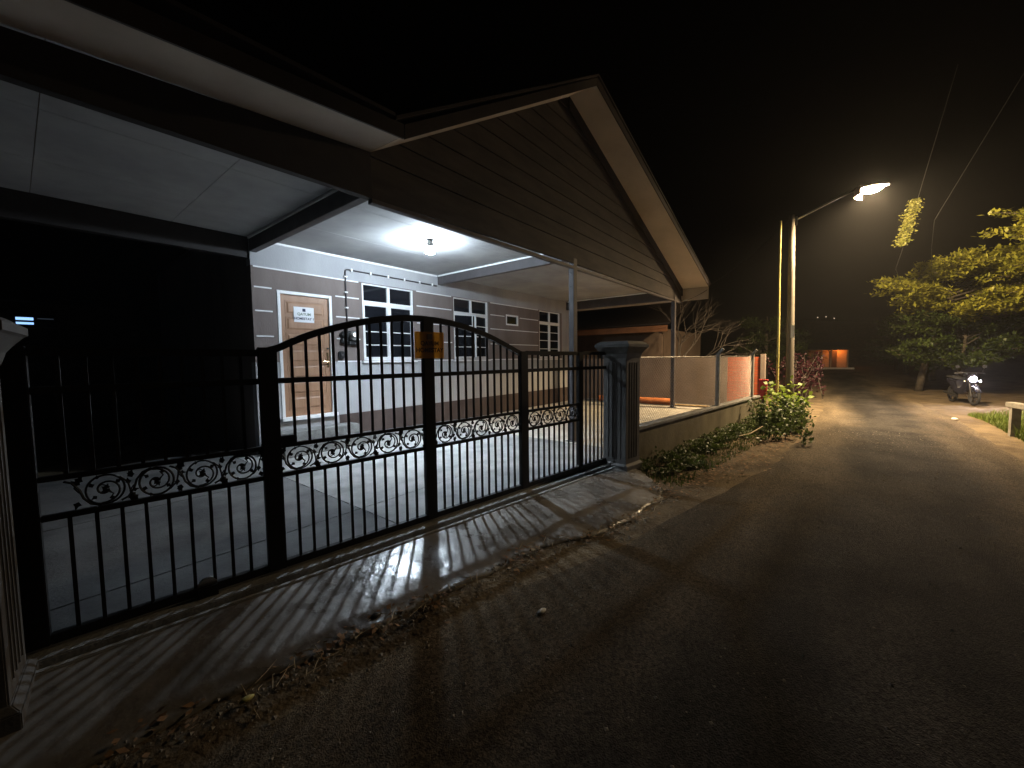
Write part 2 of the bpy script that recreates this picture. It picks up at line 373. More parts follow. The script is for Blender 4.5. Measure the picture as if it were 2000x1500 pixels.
MB().box(X0, X0 + .16, YW + .16, 13, -.1, 3.75).build('side_wall', 'taupe_wall', house)
MB().box(X1 - .16, X1, YW + .16, 13, -.1, 3.75).build('side_wall', 'white_wall', house)
MB().box(X0 + .16, X1 - .16, YW + .9, YW + 1.0, -.1, 3.75).build('inner_wall', 'dark_wall', house)
# raised white lines on the facade
for z in (2.98, 2.67, 2.305, 1.91, 1.50):
    stops = [X0 + .03]
    for h in sorted(HOLES):
        if h[2] - .06 < z < h[3] + .06 and not (z == 1.50 and h[3] > 2.9): stops += [h[0] - .07, h[1] + .07]
    if z in (2.98,): stops = [X0 + .03, 4.13, 5.47, 6.48, 7.85, 10.04]
    elif z == 1.50: stops = [X0 + .03, 2.63, 3.67, 4.14, 5.46, 6.5, 7.84, 10.05]
    else: stops = stops[:-1] if len(stops) % 2 else stops
    for a, c in zip(stops[::2], stops[1::2]):
        MB().box(a, c, YW - .012, YW, z - .011, z + .011).build('white_line', 'white_trim', house, bevel=.003)
MB().box(X0 + .1, 6.05, YW - .035, YW, 3.365, 3.398).build('cornice', 'white_trim', house, bevel=.006)
# windows
def window(x0, x1, z0, z1, open_=0.):
    xm = (x0 + x1)/2; yf = YW + .055; fw = .045
    f = MB()
    f.box(x0, x0+fw, yf-.03, yf+.03, z0, z1); f.box(x1-fw, x1, yf-.03, yf+.03, z0, z1)
    f.box(x0+fw, x1-fw, yf-.03, yf+.03, z0, z0+fw); f.box(x0+fw, x1-fw, yf-.03, yf+.03, z1-fw*.6, z1)
    zt = z1 - .36
    f.box(x0+fw, x1-fw, yf-.03, yf+.03, zt-.035, zt+.035)
    f.box(xm-.03, xm+.03, yf-.031, yf+.029, z0+fw, z1-fw*.6)
    w = f.build('window', 'white_trim', house, bevel=.004)
    MB().box(x0-.04, x1+.04, YW-.05, YW+.025, z0-.045, z0-.004).build('sill', 'white_trim', w, bevel=.006)
    for a, c in ((x0+fw, xm-.03), (xm+.03, x1-fw)):
        MB().box(a, c, yf+.004, yf+.010, zt+.035, z1-fw*.6).build('pane', 'glass_dark', w)
        lo, hi = z0+fw, zt-.035; n = 4; st = (hi-lo)/n
        hx = c if a > xm else a           # hinge side
        def turn(o):
            if open_:
                ang = open_ if a > xm else -open_
                piv = Vector((hx, yf, 0)); base = wloc(w)
                for v in o.data.vertices:
                    p = Vector(v.co) + base - piv; p.rotate(Matrix.Rotation(ang, 3, 'Z')); v.co = p + piv - base
            return o
        s_ = MB(); e = .022
        s_.box(a+.002, a+e, yf-.022, yf+.022, lo+.002, hi-.002); s_.box(c-e, c-.002, yf-.022, yf+.022, lo+.002, hi-.002)
        s_.box(a+e, c-e, yf-.022, yf+.022, lo+.002, lo+e); s_.box(a+e, c-e, yf-.022, yf+.022, hi-e, hi-.002)
        turn(s_.build('sash_frame', 'white_trim', w))
        for k in range(1, n):
            turn(MB().box(a+e, c-e, yf-.014, yf+.014, lo+st*k-.009, lo+st*k+.009).build('glazing_bar', 'white_trim', w))
        for k in range(n):
            turn(MB().box(a+e, c-e, yf-.003, yf+.003, lo+st*k+.01, lo+st*(k+1)-.01).build('pane', 'glass_dark', w))
    return w
window(*WIN[0]); window(*WIN[1], open_=R(13)); window(*WIN[2])
x0, x1, z0, z1 = VENT
f = MB(); f.box(x0, x0+.04, YW-.01, YW+.05, z0, z1); f.box(x1-.04, x1, YW-.01, YW+.05, z0, z1); f.box(x0+.04, x1-.04, YW-.01, YW+.05, z0, z0+.04); f.box(x0+.04, x1-.04, YW-.01, YW+.05, z1-.04, z1)
vw = f.build('vent_window', 'white_trim', house, bevel=.004)
MB().box(x0+.04, x1-.04, YW+.03, YW+.036, z0+.04, z1-.04).build('pane', 'glass_dark', vw)
# door: leaf with seven raised panels in a white frame
x0, x1, z0, z1 = DOOR
d = MB().box(x0+.052, x1-.052, YW+.03, YW+.07, z0+.03, z1-.052).build('door', 'door_wood', house)
f = MB(); f.box(x0, x0+.05, YW-.012, YW+.10, z0, z1); f.box(x1-.05, x1, YW-.012, YW+.10, z0, z1); f.box(x0+.05, x1-.05, YW-.012, YW+.10, z1-.05, z1)
f.build('door_frame', 'white_trim', d, bevel=.004)
MB().box(x0-.02, x1+.02, YW-.07, YW+.10, z0-.03, z0+.028).build('threshold', 'white_trim', d, bevel=.006)
ph = (z1 - z0 - .24) / 7
for k in range(7):
    pz = z0 + .12 + ph*k; b_ = MB(); a, c, u, v = x0+.15, x1-.15, pz+.03, pz+ph-.045
    b_.box(a-.022, c+.022, YW+.022, YW+.03, v+.012, v+.022); b_.box(a-.022, c+.022, YW+.022, YW+.03, u-.022, u-.012)
    b_.box(a-.022, a-.012, YW+.022, YW+.03, u-.012, v+.012); b_.box(c+.012, c+.022, YW+.022, YW+.03, u-.012, v+.012)
    q = lambda e, y: [(a+e,y,u+e),(c-e,y,u+e),(c-e,y,v-e),(a+e,y,v-e)]
    b_.hexa(q(0, YW+.031), q(.028, YW+.016)); b_.build('panel', 'door_wood', d)
h = MB(); h.box(3.49, 3.52, YW+.018, YW+.030, 1.40, 1.66); h.tube([(3.505, YW+.02, 1.50), (3.505, YW-.03, 1.50), (3.49, YW-.035, 1.50), (3.39, YW-.035, 1.50)], .011, 8)
h.build('door_handle', 'brass', d, smooth=False)
MB().lathe([(.016, 0), (.016, .02)], (3.505, YW+.02, 1.73), 12, (0, -1, 0)).build('lock', 'black_plastic', d)
# entrance steps
st = MB().box(2.45, 3.86, YW-.34, YW-.006, FZ, .375).build('step', 'sill_concrete', house, bevel=.012)
MB().box(2.45, 4.12, YW-.66, YW-.342, FZ, .215).build('step', 'sill_concrete', house, bevel=.012)

# carport: posts, beams, ceiling boards, gable boards, soffits, roof sheets
for x in (6.06, 11.74):
    b_ = MB().box(x-.06, x+.06, 3.41, 3.51, FZ-.02, 3.2).build('carport_post', 'beam_grey', house, bevel=.006)
    MB().box(x-.11, x+.11, 3.36, 3.56, FZ, FZ+.012).build('base_plate', 'beam_grey', b_)
    for z in (2.95, 2.72):
        MB().lathe([(.014, 0), (.014, .012)], (x-.06, 3.46, z), 8, (-1, 0, 0)).build('bolt', 'black_plastic', b_)
for x, zb in ((2.39, 3.19), (6.13, 3.20), (11.76, 3.12)):
    MB().box(x-.05, x+.05, 3.52, YW-.002, zb, 3.399).build('cross_beam', 'beam_grey', house, bevel=.004)
    MB().box(x-.075, x-.052, 3.52, YW-.04, 3.372, 3.399).build('beam_trim', 'white_trim', house)
MB().box(X0-5.2, X0-.002, 6.98, 7.10, 3.10, 3.5).build('cross_beam', 'front_beam', house)
nxp = 14; wx = (12.3 + 4.6)/nxp
for i in range(nxp):
    for j in range(3):
        a = -4.6 + wx*i; yb0 = 3.50 + (YW-3.5)/3*j; yb1 = yb0 + (YW-3.5)/3
        MB().box(a+.003, a+wx-.003, yb0+.003, yb1-.003, 3.40 + .002*((i*7+j*3) % 3), 3.412).build('ceiling_board', 'ceiling_board', house)
MB().box(-4.6, 12.3, 3.5, YW+.1, 3.4135, 3.45).build('ceiling_frame', 'dark_wall', house)
# front gable: beam on the left, lapped boards on the gable
YF = 3.42
bl = [(-4.6, 2.98), (.05, 3.013), (2.2, 3.03)]; tl_ = [(-4.6, 3.25), (.05, 3.259), (2.2, 3.453)]
poly = bl + tl_[::-1]
MB().prism(poly, lambda x, z: (x, YF-.01, z), lambda x, z: (x, YF+.06, z)).build('front_beam', 'front_beam', house)
GAB = [(2.202, 3.03), (5.94, 3.108), (12.33, 3.115), (12.33, 3.483), (5.83, 5.713), (2.202, 3.453)]
def clip(poly, z, above):
    out = []
    for i, p in enumerate(poly):
        q = poly[(i+1) % len(poly)]; ip = (p[1] >= z) == above or p[1] == z; iq = (q[1] >= z) == above or q[1] == z
        if ip: out.append(p)
        if ip != iq: t = (z-p[1])/(q[1]-p[1]); out.append((lerp(p[0], q[0], t), z))
    return out
zs_ = [3.0, 3.42] + [3.42 + .236*k for k in range(1, 11)]
for k in range(len(zs_)-1):
    z0, z1 = zs_[k], zs_[k+1] - .004
    pl = clip(clip(GAB, z0, True), z1, False)
    if len(pl) < 3: continue
    MB().prism(pl, lambda x, z: (x, YF - .014 + .016*(z-z0)/(z1-z0), z), lambda x, z: (x, YF+.03, z)).build('gable_board', 'gable_board', house)
MB().bar((2.2, YF+.02, 3.01), (12.3, YF+.02, 3.09), .07, .04).build('bottom_trim', 'beam_grey', house)
def rake(a, b_, w, name, m, y0, y1, dz0=0., dz1=-.17):
    p = MB(); (xa, za), (xb_, zb) = a, b_
    p.hexa([(xa,y0,za+dz1),(xb_,y0,zb+dz1),(xb_,y1,zb+dz1),(xa,y1,za+dz1)], [(xa,y0,za+dz0),(xb_,y0,zb+dz0),(xb_,y1,zb+dz0),(xa,y1,za+dz0)])
    return p.build(name, m, house)
rake((5.83, 5.713), (12.33, 3.483), 0, 'rake_trim', 'front_beam', YF-.045, YF-.016, -.004, -.21)
# soffit strips outside the gable wall
def quadslab(pts, th, name, m):
    b_ = MB(); b_.hexa(pts, [(x, y, z+th) for x, y, z in pts]); return b_.build(name, m, house)
quadslab([(5.83, YF, 5.713), (12.33, YF, 3.483), (12.33, 2.69, 3.475), (5.83, 2.905, 5.69)], .03, 'rake_soffit', 'soffit')
quadslab([(5.825, YF, 5.713), (2.2, YF, 3.453), (2.185, 2.905, 3.41), (5.825, 2.905, 5.69)], .03, 'rake_soffit', 'soffit')
quadslab([(2.195, YF, 3.453), (-4.6, YF, 2.90), (-4.6, 2.905, 2.87), (2.18, 2.905, 3.408)], .03, 'eave_soffit', 'soffit')
for (xa, za), (xb_, zb), ya, yb_ in (((5.83, 5.69), (12.33, 3.475), 2.905, 2.69), ((5.825, 5.69), (2.2, 3.41), 2.905, 2.905), ((2.19, 3.41), (-4.6, 2.87), 2.905, 2.905)):
    b_ = MB(); b_.hexa([(xa,ya-.02,za-.02),(xb_,yb_-.02,zb-.02),(xb_,yb_-.002,zb-.02),(xa,ya-.002,za-.02)], [(xa,ya-.02,za+.10),(xb_,yb_-.02,zb+.10),(xb_,yb_-.002,zb+.10),(xa,ya-.002,za+.10)])
    b_.build('barge_board', 'roof_metal', house)
# right eave: fascia and boxed soffit
MB().box(12.31, 12.335, 2.69, 13, 3.13, 3.475).build('eave_fascia', 'soffit', house)
MB().box(11.83, 12.305, 3.46, 13, 3.30, 3.33).build('eave_soffit', 'soffit', house)
# roof sheets
for pts in ([(5.83, 2.86, 5.80), (12.45, 2.65, 3.53), (12.45, 13.5, 3.53), (5.83, 13.5, 5.80)], [(5.82, 2.86, 5.80), (2.1, 2.86, 3.50), (2.1, 13.5, 3.50), (5.82, 13.5, 5.80)], [(2.09, 2.86, 3.52), (-4.8, 2.86, 3.22), (-4.8, 7.4, 3.52), (2.09, 7.4, 3.55)]):
    quadslab(pts, .03, 'roof_sheet', 'roof_metal')

# things fixed to the house
def text_mesh(txt, size, name, m, origin, right, up, parent, extrude=.0006, bold=.0):
    cu = bpy.data.curves.new(name, 'FONT'); cu.body = txt; cu.size = size; cu.align_x = 'CENTER'; cu.align_y = 'CENTER'; cu.extrude = extrude; cu.offset = bold
    to = bpy.data.objects.new(name, cu); COL.objects.link(to); bpy.context.view_layer.update()
    me = bpy.data.meshes.new_from_object(to.evaluated_get(bpy.context.evaluated_depsgraph_get()))
    bpy.data.objects.remove(to)
    right, up = Vector(right).normalized(), Vector(up).normalized(); nrm = right.cross(up); off = wloc(parent)
    for v in me.vertices: v.co = Vector(origin) + right*v.co.x + up*v.co.y + nrm*v.co.z - off
    me.materials.clear(); me.materials.append(MATS[m])
    o = bpy.data.objects.new(name, me); COL.objects.link(o); o.parent = parent; return o
ds = MB().box(2.955, 3.285, YW+.008, YW+.0145, 2.165, 2.42).build('door_sign', 'paper_white')
tag(ds, 'white rectangular sign with dark square emblem and two lines of print on the wooden door', 'sign')
yy = YW+.0075
MB().box(3.095, 3.145, yy-.002, yy, 2.345, 2.395).build('emblem', 'print_ink', ds)
text_mesh('QAYUM', .062, 'lettering', 'print_green', (3.12, yy-.001, 2.30), (1,0,0), (0,0,1), ds, bold=.0012)
text_mesh('HOMESTAY 1', .055, 'lettering', 'print_ink', (3.12, yy-.001, 2.225), (1,0,0), (0,0,1), ds, bold=.0016)
# meter, fuse cut-out, switch, conduit
em = thing('electricity_meter', (3.97, YW, 1.8), 'round glass electricity meter on the wall beside the door', 'meter')
MB().box(3.86, 4.08, YW-.03, YW-.001, 1.80, 2.06).build('base_plate', 'black_plastic', em, bevel=.008)
MB().lathe([(.088, 0), (.088, .05), (.075, .085), (.05, .10), (.0, .102)], (3.97, YW-.03, 1.965), 24, (0,-1,0)).build('glass_cover', 'steel', em, smooth=True)
MB().box(3.87, 4.07, YW-.075, YW-.031, 1.805, 1.868).build('terminal_box', 'black_plastic', em, bevel=.01)
fc = thing('fuse_cutout', (3.79, YW, 1.8), 'black oval fuse cutout left of the round electricity meter', 'fuse box')
MB().lathe([(.062, 0), (.062, .06), (.045, .085), (.0, .087)], (3.785, YW-.001, 1.985), 18, (0,-1,0)).build('upper_body', 'black_plastic', fc, smooth=True)
MB().lathe([(.058, 0), (.058, .055), (.04, .075), (.0, .077)], (3.785, YW-.001, 1.872), 18, (0,-1,0)).build('lower_body', 'black_plastic', fc, smooth=True)
sw = thing('switch_box', (3.735, YW, 1.545), 'small black switch box below the meter near the door', 'switch')
MB().box(3.68, 3.79, YW-.06, YW-.001, 1.545, 1.685).build('body', 'black_plastic', sw, bevel=.018)
MB().box(3.715, 3.755, YW-.072, YW-.061, 1.59, 1.64).build('button', 'beam_grey', sw, bevel=.004)
cp = thing('conduit_pipe', (3.87, YW, 2.0), 'thin grey conduit rising from the meter and running along under the ceiling', 'conduit')
pts = [(3.87, YW-.022, 2.06), (3.87, YW-.022, 3.12), (3.875, YW-.022, 3.15), (3.895, YW-.022, 3.17), (3.93, YW-.022, 3.175), (6.03, YW-.022, 3.165)]
MB().tube(pts, .013, 8).build('pipe', 'beam_grey', cp, smooth=True)
for z in (2.20, 2.48, 2.76, 3.04): MB().box(3.84, 3.90, YW-.038, YW-.001, z-.012, z+.012).build('clip', 'white_trim', cp)
for x in (3.99, 4.38, 4.77, 5.16, 5.55, 5.9): MB().box(x-.018, x+.018, YW-.038, YW-.001, 3.145, 3.20).build('clip', 'white_trim', cp)
# porch lamp
LP = Vector((4.22, 4.98, 3.235))
pl_ = thing('porch_lamp', LP + Vector((0, 0, .15)), 'glaring white round lamp under the carport ceiling', 'lamp')
MB().lathe([(.055, 0), (.055, .02), (.04, .035), (.035, .07)], (LP.x, LP.y, 3.33), 16).build('holder', 'white_trim', pl_, smooth=True)
# disc with an extra beam-narrowing sleeve, ringed by glass set to glow mostly towards the house
MB().lathe([(.066, .040), (.066, .038)], LP, 24).build('light_disc', 'porch_glow', pl_)
sl_ = MB(); n = 24
for zz, rr in ((-.045, .0665), (.0415, .0665), (.0415, .0695), (-.045, .0695)):
    for k in range(n): t = 2*math.pi*k/n; sl_.v.append(LP + Vector((rr*math.cos(t), rr*math.sin(t), zz)))
for j in range(4):
    for k in range(n): sl_.f.append((j*n+k, j*n+(k+1)%n, ((j+1)%4)*n+(k+1)%n, ((j+1)%4)*n+k))
sl_.build('added_sleeve', 'black_plastic', pl_)
MB().lathe([(.0695, .042), (.0695, .05), (.04, .08), (.036, .10)], LP, 24).build('bulb_body', 'white_trim', pl_, smooth=True)
for ph0, m_ in ((0., 'glass_house_side'), (math.pi, 'glass_gate_side')):
    gl = MB(); n = 13
    for zz, rr in ((-.0455, .071), (-.03, .0745), (.02, .0745), (.0405, .071)):
        for k in range(n): t = ph0 + math.pi*k/(n-1); gl.v.append(LP + Vector((rr*math.cos(t), rr*math.sin(t), zz)))
    for j in range(3):
        for k in range(n-1): gl.f.append((j*n+k, j*n+k+1, (j+1)*n+k+1, (j+1)*n+k))
    gl.build('bulb_glass', m_, pl_, smooth=True)

# ================================================================== THE SLIDING GATE
gate = thing('sliding_gate', gp(2.5, 0, .05), 'black metal sliding gate with arched top, vertical bars and scroll band', 'gate')
def gbar(s0, z0, s1, z1, w, h, name, par=gate, m='black_paint', off=0.): return MB().bar(gp(s0, off, z0), gp(s1, off, z1), w, h).build(name, m, par, bevel=.003)
POSTS = [(-.087, .109, .05, 1.595), (1.012, .11, .05, 1.60), (2.264, .106, .05, 1.87), (3.472, .112, .05, 1.585), (4.50, .085, .05, 1.58), (5.115, .055, .05, 1.585)]
for s, w, z0, z1 in POSTS:
    b_ = MB(); q = lambda z: [gp(s-w/2, -.028, z), gp(s+w/2, -.028, z), gp(s+w/2, .028, z), gp(s-w/2, .028, z)]
    b_.hexa(q(z0), q(z1)); b_.build('post', 'black_paint', gate, bevel=.004)
edges = [(s-w/2, s+w/2) for s, w, _, _ in POSTS]
for i in range(5):
    a, c = edges[i][1], edges[i+1][0]
    gbar(a, .075, c, .075, .045, .05, 'bottom_rail'); gbar(a, 1.372, c, 1.372, .036, .038, 'middle_rail')
    if i < 4:
        gbar(a, .711, c, .711, .034, .030, 'band_rail'); gbar(a, .915, c, .915, .034, .028, 'band_rail')
    if i in (0, 3, 4): gbar(a, 1.568, c, 1.562, .040, .045, 'top_rail')
ARCH = [(1.01, 1.585), (1.204, 1.689), (1.343, 1.741), (1.57, 1.81), (1.75, 1.85), (1.908, 1.875), (2.1, 1.892), (2.30, 1.890), (2.48, 1.874), (2.638, 1.850), (2.80, 1.812), (2.953, 1.77), (3.13, 1.705), (3.307, 1.635), (3.472, 1.565)]
ar = MB(); n0 = 0
for s, z in [(lerp(1.0, 3.48, i/48.), 0) for i in range(49)]:
    z = sum(poly_at(ARCH, s + d_) for d_ in (-.09, -.045, 0, .045, .09)) / 5
    for o, dz in ((-.022, -.052), (.022, -.052), (.022, 0), (-.022, 0)): ar.v.append(gp(s, o, z + dz))
for i in range(48):
    for k in range(4): ar.f.append((i*4+k, i*4+(k+1)%4, (i+1)*4+(k+1)%4, (i+1)*4+k))
ar.f += [(0,1,2,3), (192+3,192+2,192+1,192)]
ar.build('arch_rail', 'black_paint', gate)
# vertical bars share one unit mesh
bm_ = MB(); bm_.box(-.0085, .0085, -.0085, .0085, 0, 1)
ub = bpy.data.meshes.new('bar'); ub.from_pydata(bm_.v, [], bm_.f); ub.materials.append(MATS['black_paint'])
def vbar(s, z0, z1):
    o = bpy.data.objects.new('bar', ub); COL.objects.link(o); o.parent = gate
    o.location = gp(s, 0, z0) - wloc(gate); o.rotation_euler = (0, 0, GA); o.scale = (1, 1, z1-z0)
SECT = [(0, 9), (1, 11), (2, 11), (3, 9), (4, 5)]
for i, n in SECT:
    a, c = edges[i][1], edges[i+1][0]
    for k in range(n):
        s = lerp(a, c, (k+1)/(n+1))
        zt = 1.547 if i in (0, 3, 4) else poly_at(ARCH, s) - .05
        if i < 4: vbar(s, .098, .697); vbar(s, .928, 1.354)
        else: vbar(s, .098, 1.354)
        vbar(s, 1.39, zt)
# scroll work between the band rails: one spiral with leaves, shared by all scrolls
def scroll_mesh(flip):
    b_ = MB(); P = lambda x, z: Vector((x, 0, -z if flip else z))
    ring = [P(.077*math.cos(2*math.pi*i/24), .080*math.sin(2*math.pi*i/24)) for i in range(25)]
    b_.tube(ring, .0058, 5, False)
    curl = []
    for i in range(22):
        t = i/21.; ang = R(255) + t*R(400); r = lerp(.076, .016, t**.8)
        curl.append(P(r*math.cos(ang), r*math.sin(ang)))
    b_.tube(curl, .005, 5)
    b_.tube([P(.016, .01), P(-.012, .03), P(-.03, .02)], .004, 5); b_.tube([P(.01, -.01), P(.03, -.03), P(.02, -.048)], .004, 5)
    b_.tube([P(-.155, .076), P(-.125, .060), P(-.10, .02), P(-.086, -.03), P(-.06, -.066), P(-.02, -.083)], .0058, 5)   # stem from the neighbour
    b_.tube([P(.058, .06), P(.09, .025), P(.10, -.03), P(.12, -.07)], .0045, 5)
    b_.tube([P(-.10, .0), P(-.118, .03), P(-.112, .06)], .004, 5)
    def leaf(x, z, ang, l, w):
        c, s = math.cos(ang), math.sin(ang); q = []
        for u, v in ((0, 0), (.35*l, w), (.55*l, w*.45), (l, 0), (.55*l, -w*.45), (.35*l, -w)):
            q.append((x + u*c - v*s, z + u*s + v*c))
        b_.prism(q, lambda a, b2: (a, -.003, -b2 if flip else b2), lambda a, b2: (a, .003, -b2 if flip else b2))
    leaf(0.0, .0, R(70), .034, .013); leaf(.005, -.004, R(200), .03, .012); leaf(.0, .0, R(320), .032, .012); leaf(.0, .0, R(130), .026, .01)
    leaf(-.108, .055, R(60), .05, .018); leaf(-.095, .045, R(140), .045, .016); leaf(.112, -.06, R(250), .045, .017); leaf(.105, -.03, R(10), .035, .013); leaf(-.03, .062, R(95), .025, .010)
    leaf(-.05, .02, R(110), .034, .013); leaf(.04, .03, R(30), .034, .013); leaf(.02, -.04, R(285), .03, .012); leaf(-.035, -.03, R(215), .03, .012); leaf(.10, .05, R(75), .045, .017); leaf(-.105, -.045, R(250), .045, .017); leaf(.095, .01, R(100), .04, .014)
    me = bpy.data.meshes.new('scroll'); me.from_pydata(b_.v, [], b_.f); me.materials.append(MATS['black_paint']); return me
SM = [scroll_mesh(False), scroll_mesh(True)]
kf = 0
for i, n, a, c in ((0, 4, .10, .945), (1, 5, 1.075, 2.205), (2, 5, 2.325, 3.41), (3, 4, 3.535, 4.45)):
    for k in range(n):
        o = bpy.data.objects.new('scroll', SM[kf % 2]); COL.objects.link(o); o.parent = gate; kf += 1
        o.location = gp(lerp(a, c, (k+.5)/n), 0, .813) - wloc(gate); o.rotation_euler = (0, 0, GA); o.scale = ((c-a)/n/.215, 1, 1)
for s in (.62, 4.50):
    w = MB().lathe([(.045, -.012), (.052, -.012), (.052, -.006), (.044, 0), (.052, .006), (.052, .012), (.045, .012)], gp(s, 0, .092), 16, GN).build('wheel', 'steel', gate, smooth=False)
    gstrip(s-.05, s+.05, -.042, -.030, .028, .10, 'wheel_guard', 'black_paint', gate)
b_ = MB(); q = lambda z: [gp(1.07, -.02, z), gp(1.17, -.02, z), gp(1.17, .03, z), gp(1.07, .03, z)]
b_.hexa(q(.928), q(.985)); b_.build('latch', 'black_paint', gate, bevel=.006)
gsn = thing('gate_sign', gp(2.268, -.04, 1.517), 'amber plastic sign with square emblem and dark letters on the gate centre post', 'sign')
b_ = MB(); q = lambda o: [gp(2.12, o, 1.517), gp(2.416, o, 1.517), gp(2.416, o, 1.75), gp(2.12, o, 1.75)]
b_.hexa(q(-.0345), q(-.031)); b_.build('sheet', 'amber_acrylic', gsn)
q = lambda o: [gp(2.243, o, 1.683), gp(2.293, o, 1.683), gp(2.293, o, 1.733), gp(2.243, o, 1.733)]
MB().hexa(q(-.0365), q(-.0350)).build('emblem', 'print_red', gsn)
text_mesh('QAYUM', .052, 'lettering', 'print_red', gp(2.268, -.0362, 1.648), GD, (0,0,1), gsn, bold=.0016)
text_mesh('HOMESTAY', .054, 'lettering', 'print_red', gp(2.268, -.0362, 1.588), GD, (0,0,1), gsn, bold=.0018)

# ================================================================== PILLARS, LOW WALL, FENCE
def pillar(corner, label):
    # corner = front-left (towards the road and the camera) of the shaft; faces follow the gate line
    t = thing('gate_pillar', corner + GD*.18 + GN*.18 + Vector((0,0,-.1)), label, 'pillar', 'fluted pillars at the two ends of the gate')
    def sq(e, z, c=corner): return [c - GD*e - GN*e + Vector((0,0,z)), c + GD*(.36+e) - GN*e + Vector((0,0,z)), c + GD*(.36+e) + GN*(.36+e) + Vector((0,0,z)), c - GD*e + GN*(.36+e) + Vector((0,0,z))]
    MB().hexa(sq(0, .05), sq(0, 1.52)).build('shaft', 'pillar_grey', t, bevel=.006)
    b_ = MB(); b_.hexa(sq(.035, -.16), sq(.035, .035)); b_.hexa(sq(.035, .0355), sq(.006, .065)); b_.build('base', 'pillar_grey', t, bevel=.004)
    b_ = MB()
    lv = [(0.004, 1.50), (.014, 1.535), (.02, 1.56), (.045, 1.60), (.072, 1.635), (.085, 1.645), (.085, 1.68), (.03, 1.72), (.0, 1.725)]
    for (e0, z0), (e1, z1) in zip(lv, lv[1:]): b_.hexa(sq(e0, z0), sq(e1, z1))
    b_.build('cap', 'pillar_grey', t)
    for k in range(4):      # raised flutes on the two faces that show
        u = .085 + .063*k
        a = corner + GD*u; b2 = corner + GN*u
        f = MB(); f.bar(a + GN*.0015 + Vector((0,0,.13)), a + GN*.0015 + Vector((0,0,1.44)), .016, .016, GN); f.build('flute', 'pillar_grey', t, bevel=.005)
        f = MB(); f.bar(b2 + GD*.0015 + Vector((0,0,.13)), b2 + GD*.0015 + Vector((0,0,1.44)), .016, .016, GD); f.build('flute', 'pillar_grey', t, bevel=.005)
        c_ = corner + GD*.36 + GN*u
        f = MB(); f.bar(c_ - GD*.0015 + Vector((0,0,.13)), c_ - GD*.0015 + Vector((0,0,1.44)), .016, .016, GD); f.build('flute', 'pillar_grey', t, bevel=.005)
    return t
pillar(Vector((5.055, 2.085, 0)), 'dark grey fluted pillar with flared cap at the roadside end of the gate')
pillar(Vector((-.445, 2.72, 0)), 'unlit fluted pillar at the left picture edge where the gate begins')
WA, WB = Vector((5.44, 2.12, 0)), Vector((11.75, 1.33, 0)); WD = (WB-WA).normalized(); WN = Vector((-WD.y, WD.x, 0)); WL = (WB-WA).length
def wp(s, o=0., z=0.): return WA + WD*s + WN*o + Vector((0,0,z))
lw = thing('low_wall', wp(WL/2, .06, -.15), 'low stained plaster boundary wall running from the gate pillar to the bush', 'wall')
b_ = MB(); q = lambda z: [wp(0, 0, z), wp(WL, 0, z), wp(WL, .13, z), wp(0, .13, z)]
b_.hexa(q(-.16), q(.455)); b_.build('wall_body', 'low_wall', lw)
b_ = MB(); q = lambda z: [wp(0, -.022, z), wp(WL+.02, -.022, z), wp(WL+.02, .152, z), wp(0, .152, z)]
b_.hexa(q(.456), q(.50)); b_.build('coping', 'sill_concrete', lw, bevel=.008)
cf = thing('chain_link_fence', wp(WL/2, .065, .5), 'thin chain link fence on concrete posts standing on the low wall', 'fence')
for s in (3.52, 5.90):
    b_ = MB(); b_.bar(wp(s, .065, .50), wp(s, .065, 1.56), .075, .075, WD)
    b_.bar(wp(s, .065, 1.545), wp(s, -.03, 1.66), .055, .055, WD)
    b_.build('fence_post', 'post_concrete', cf, bevel=.006)
b_ = MB(); c_ = .062; zl, zh = .52, 1.5; hh = zh - zl
k = -int(hh/c_) - 1
while k*c_ < 5.9:
    for sg in (1, -1):
        s0 = k*c_; s1 = s0 + hh; za, zb = (zl, zh) if sg > 0 else (zh, zl)
        u0, u1 = max(s0, .02), min(s1, 5.9)
        if u1 - u0 > .02:
            b_.tube([wp(u0, .065+.003*sg, lerp(za, zb, (u0-s0)/hh)), wp(u1, .065+.003*sg, lerp(za, zb, (u1-s0)/hh))], .0016, 3, False)
    k += 1
tag(b_.build('mesh_wires', 'wire_metal', cf), kind='stuff')
MB().tube([wp(.02, .065, 1.505), wp(5.9, .065, 1.505)], .004, 5).build('top_wire', 'wire_metal', cf)
# boundary wall at the far end of the plot: grey plaster, then bare red brick
bw = thing('boundary_wall', (13.5, 4, -.1), 'grey plaster boundary wall behind the carport, its roadside end bare red brick', 'wall')
MB().box(13.40, 13.55, 2.36, 9.5, -.15, 1.48).build('plaster_wall', 'plaster_grey', bw)
tag(MB().box(13.402, 13.548, 1.52, 2.355, -.15, 1.475).build('brick_wall', 'brick', bw), 'bare red brick end of the wall')
MB().box(13.37, 13.58, 1.40, 1.52, -.15, 1.56).build('wall_pier', 'plaster_grey', bw, bevel=.01)
MB().box(13.34, 13.40, 2.46, 9.5, -.15, .0).build('footing', 'sill_concrete', bw)
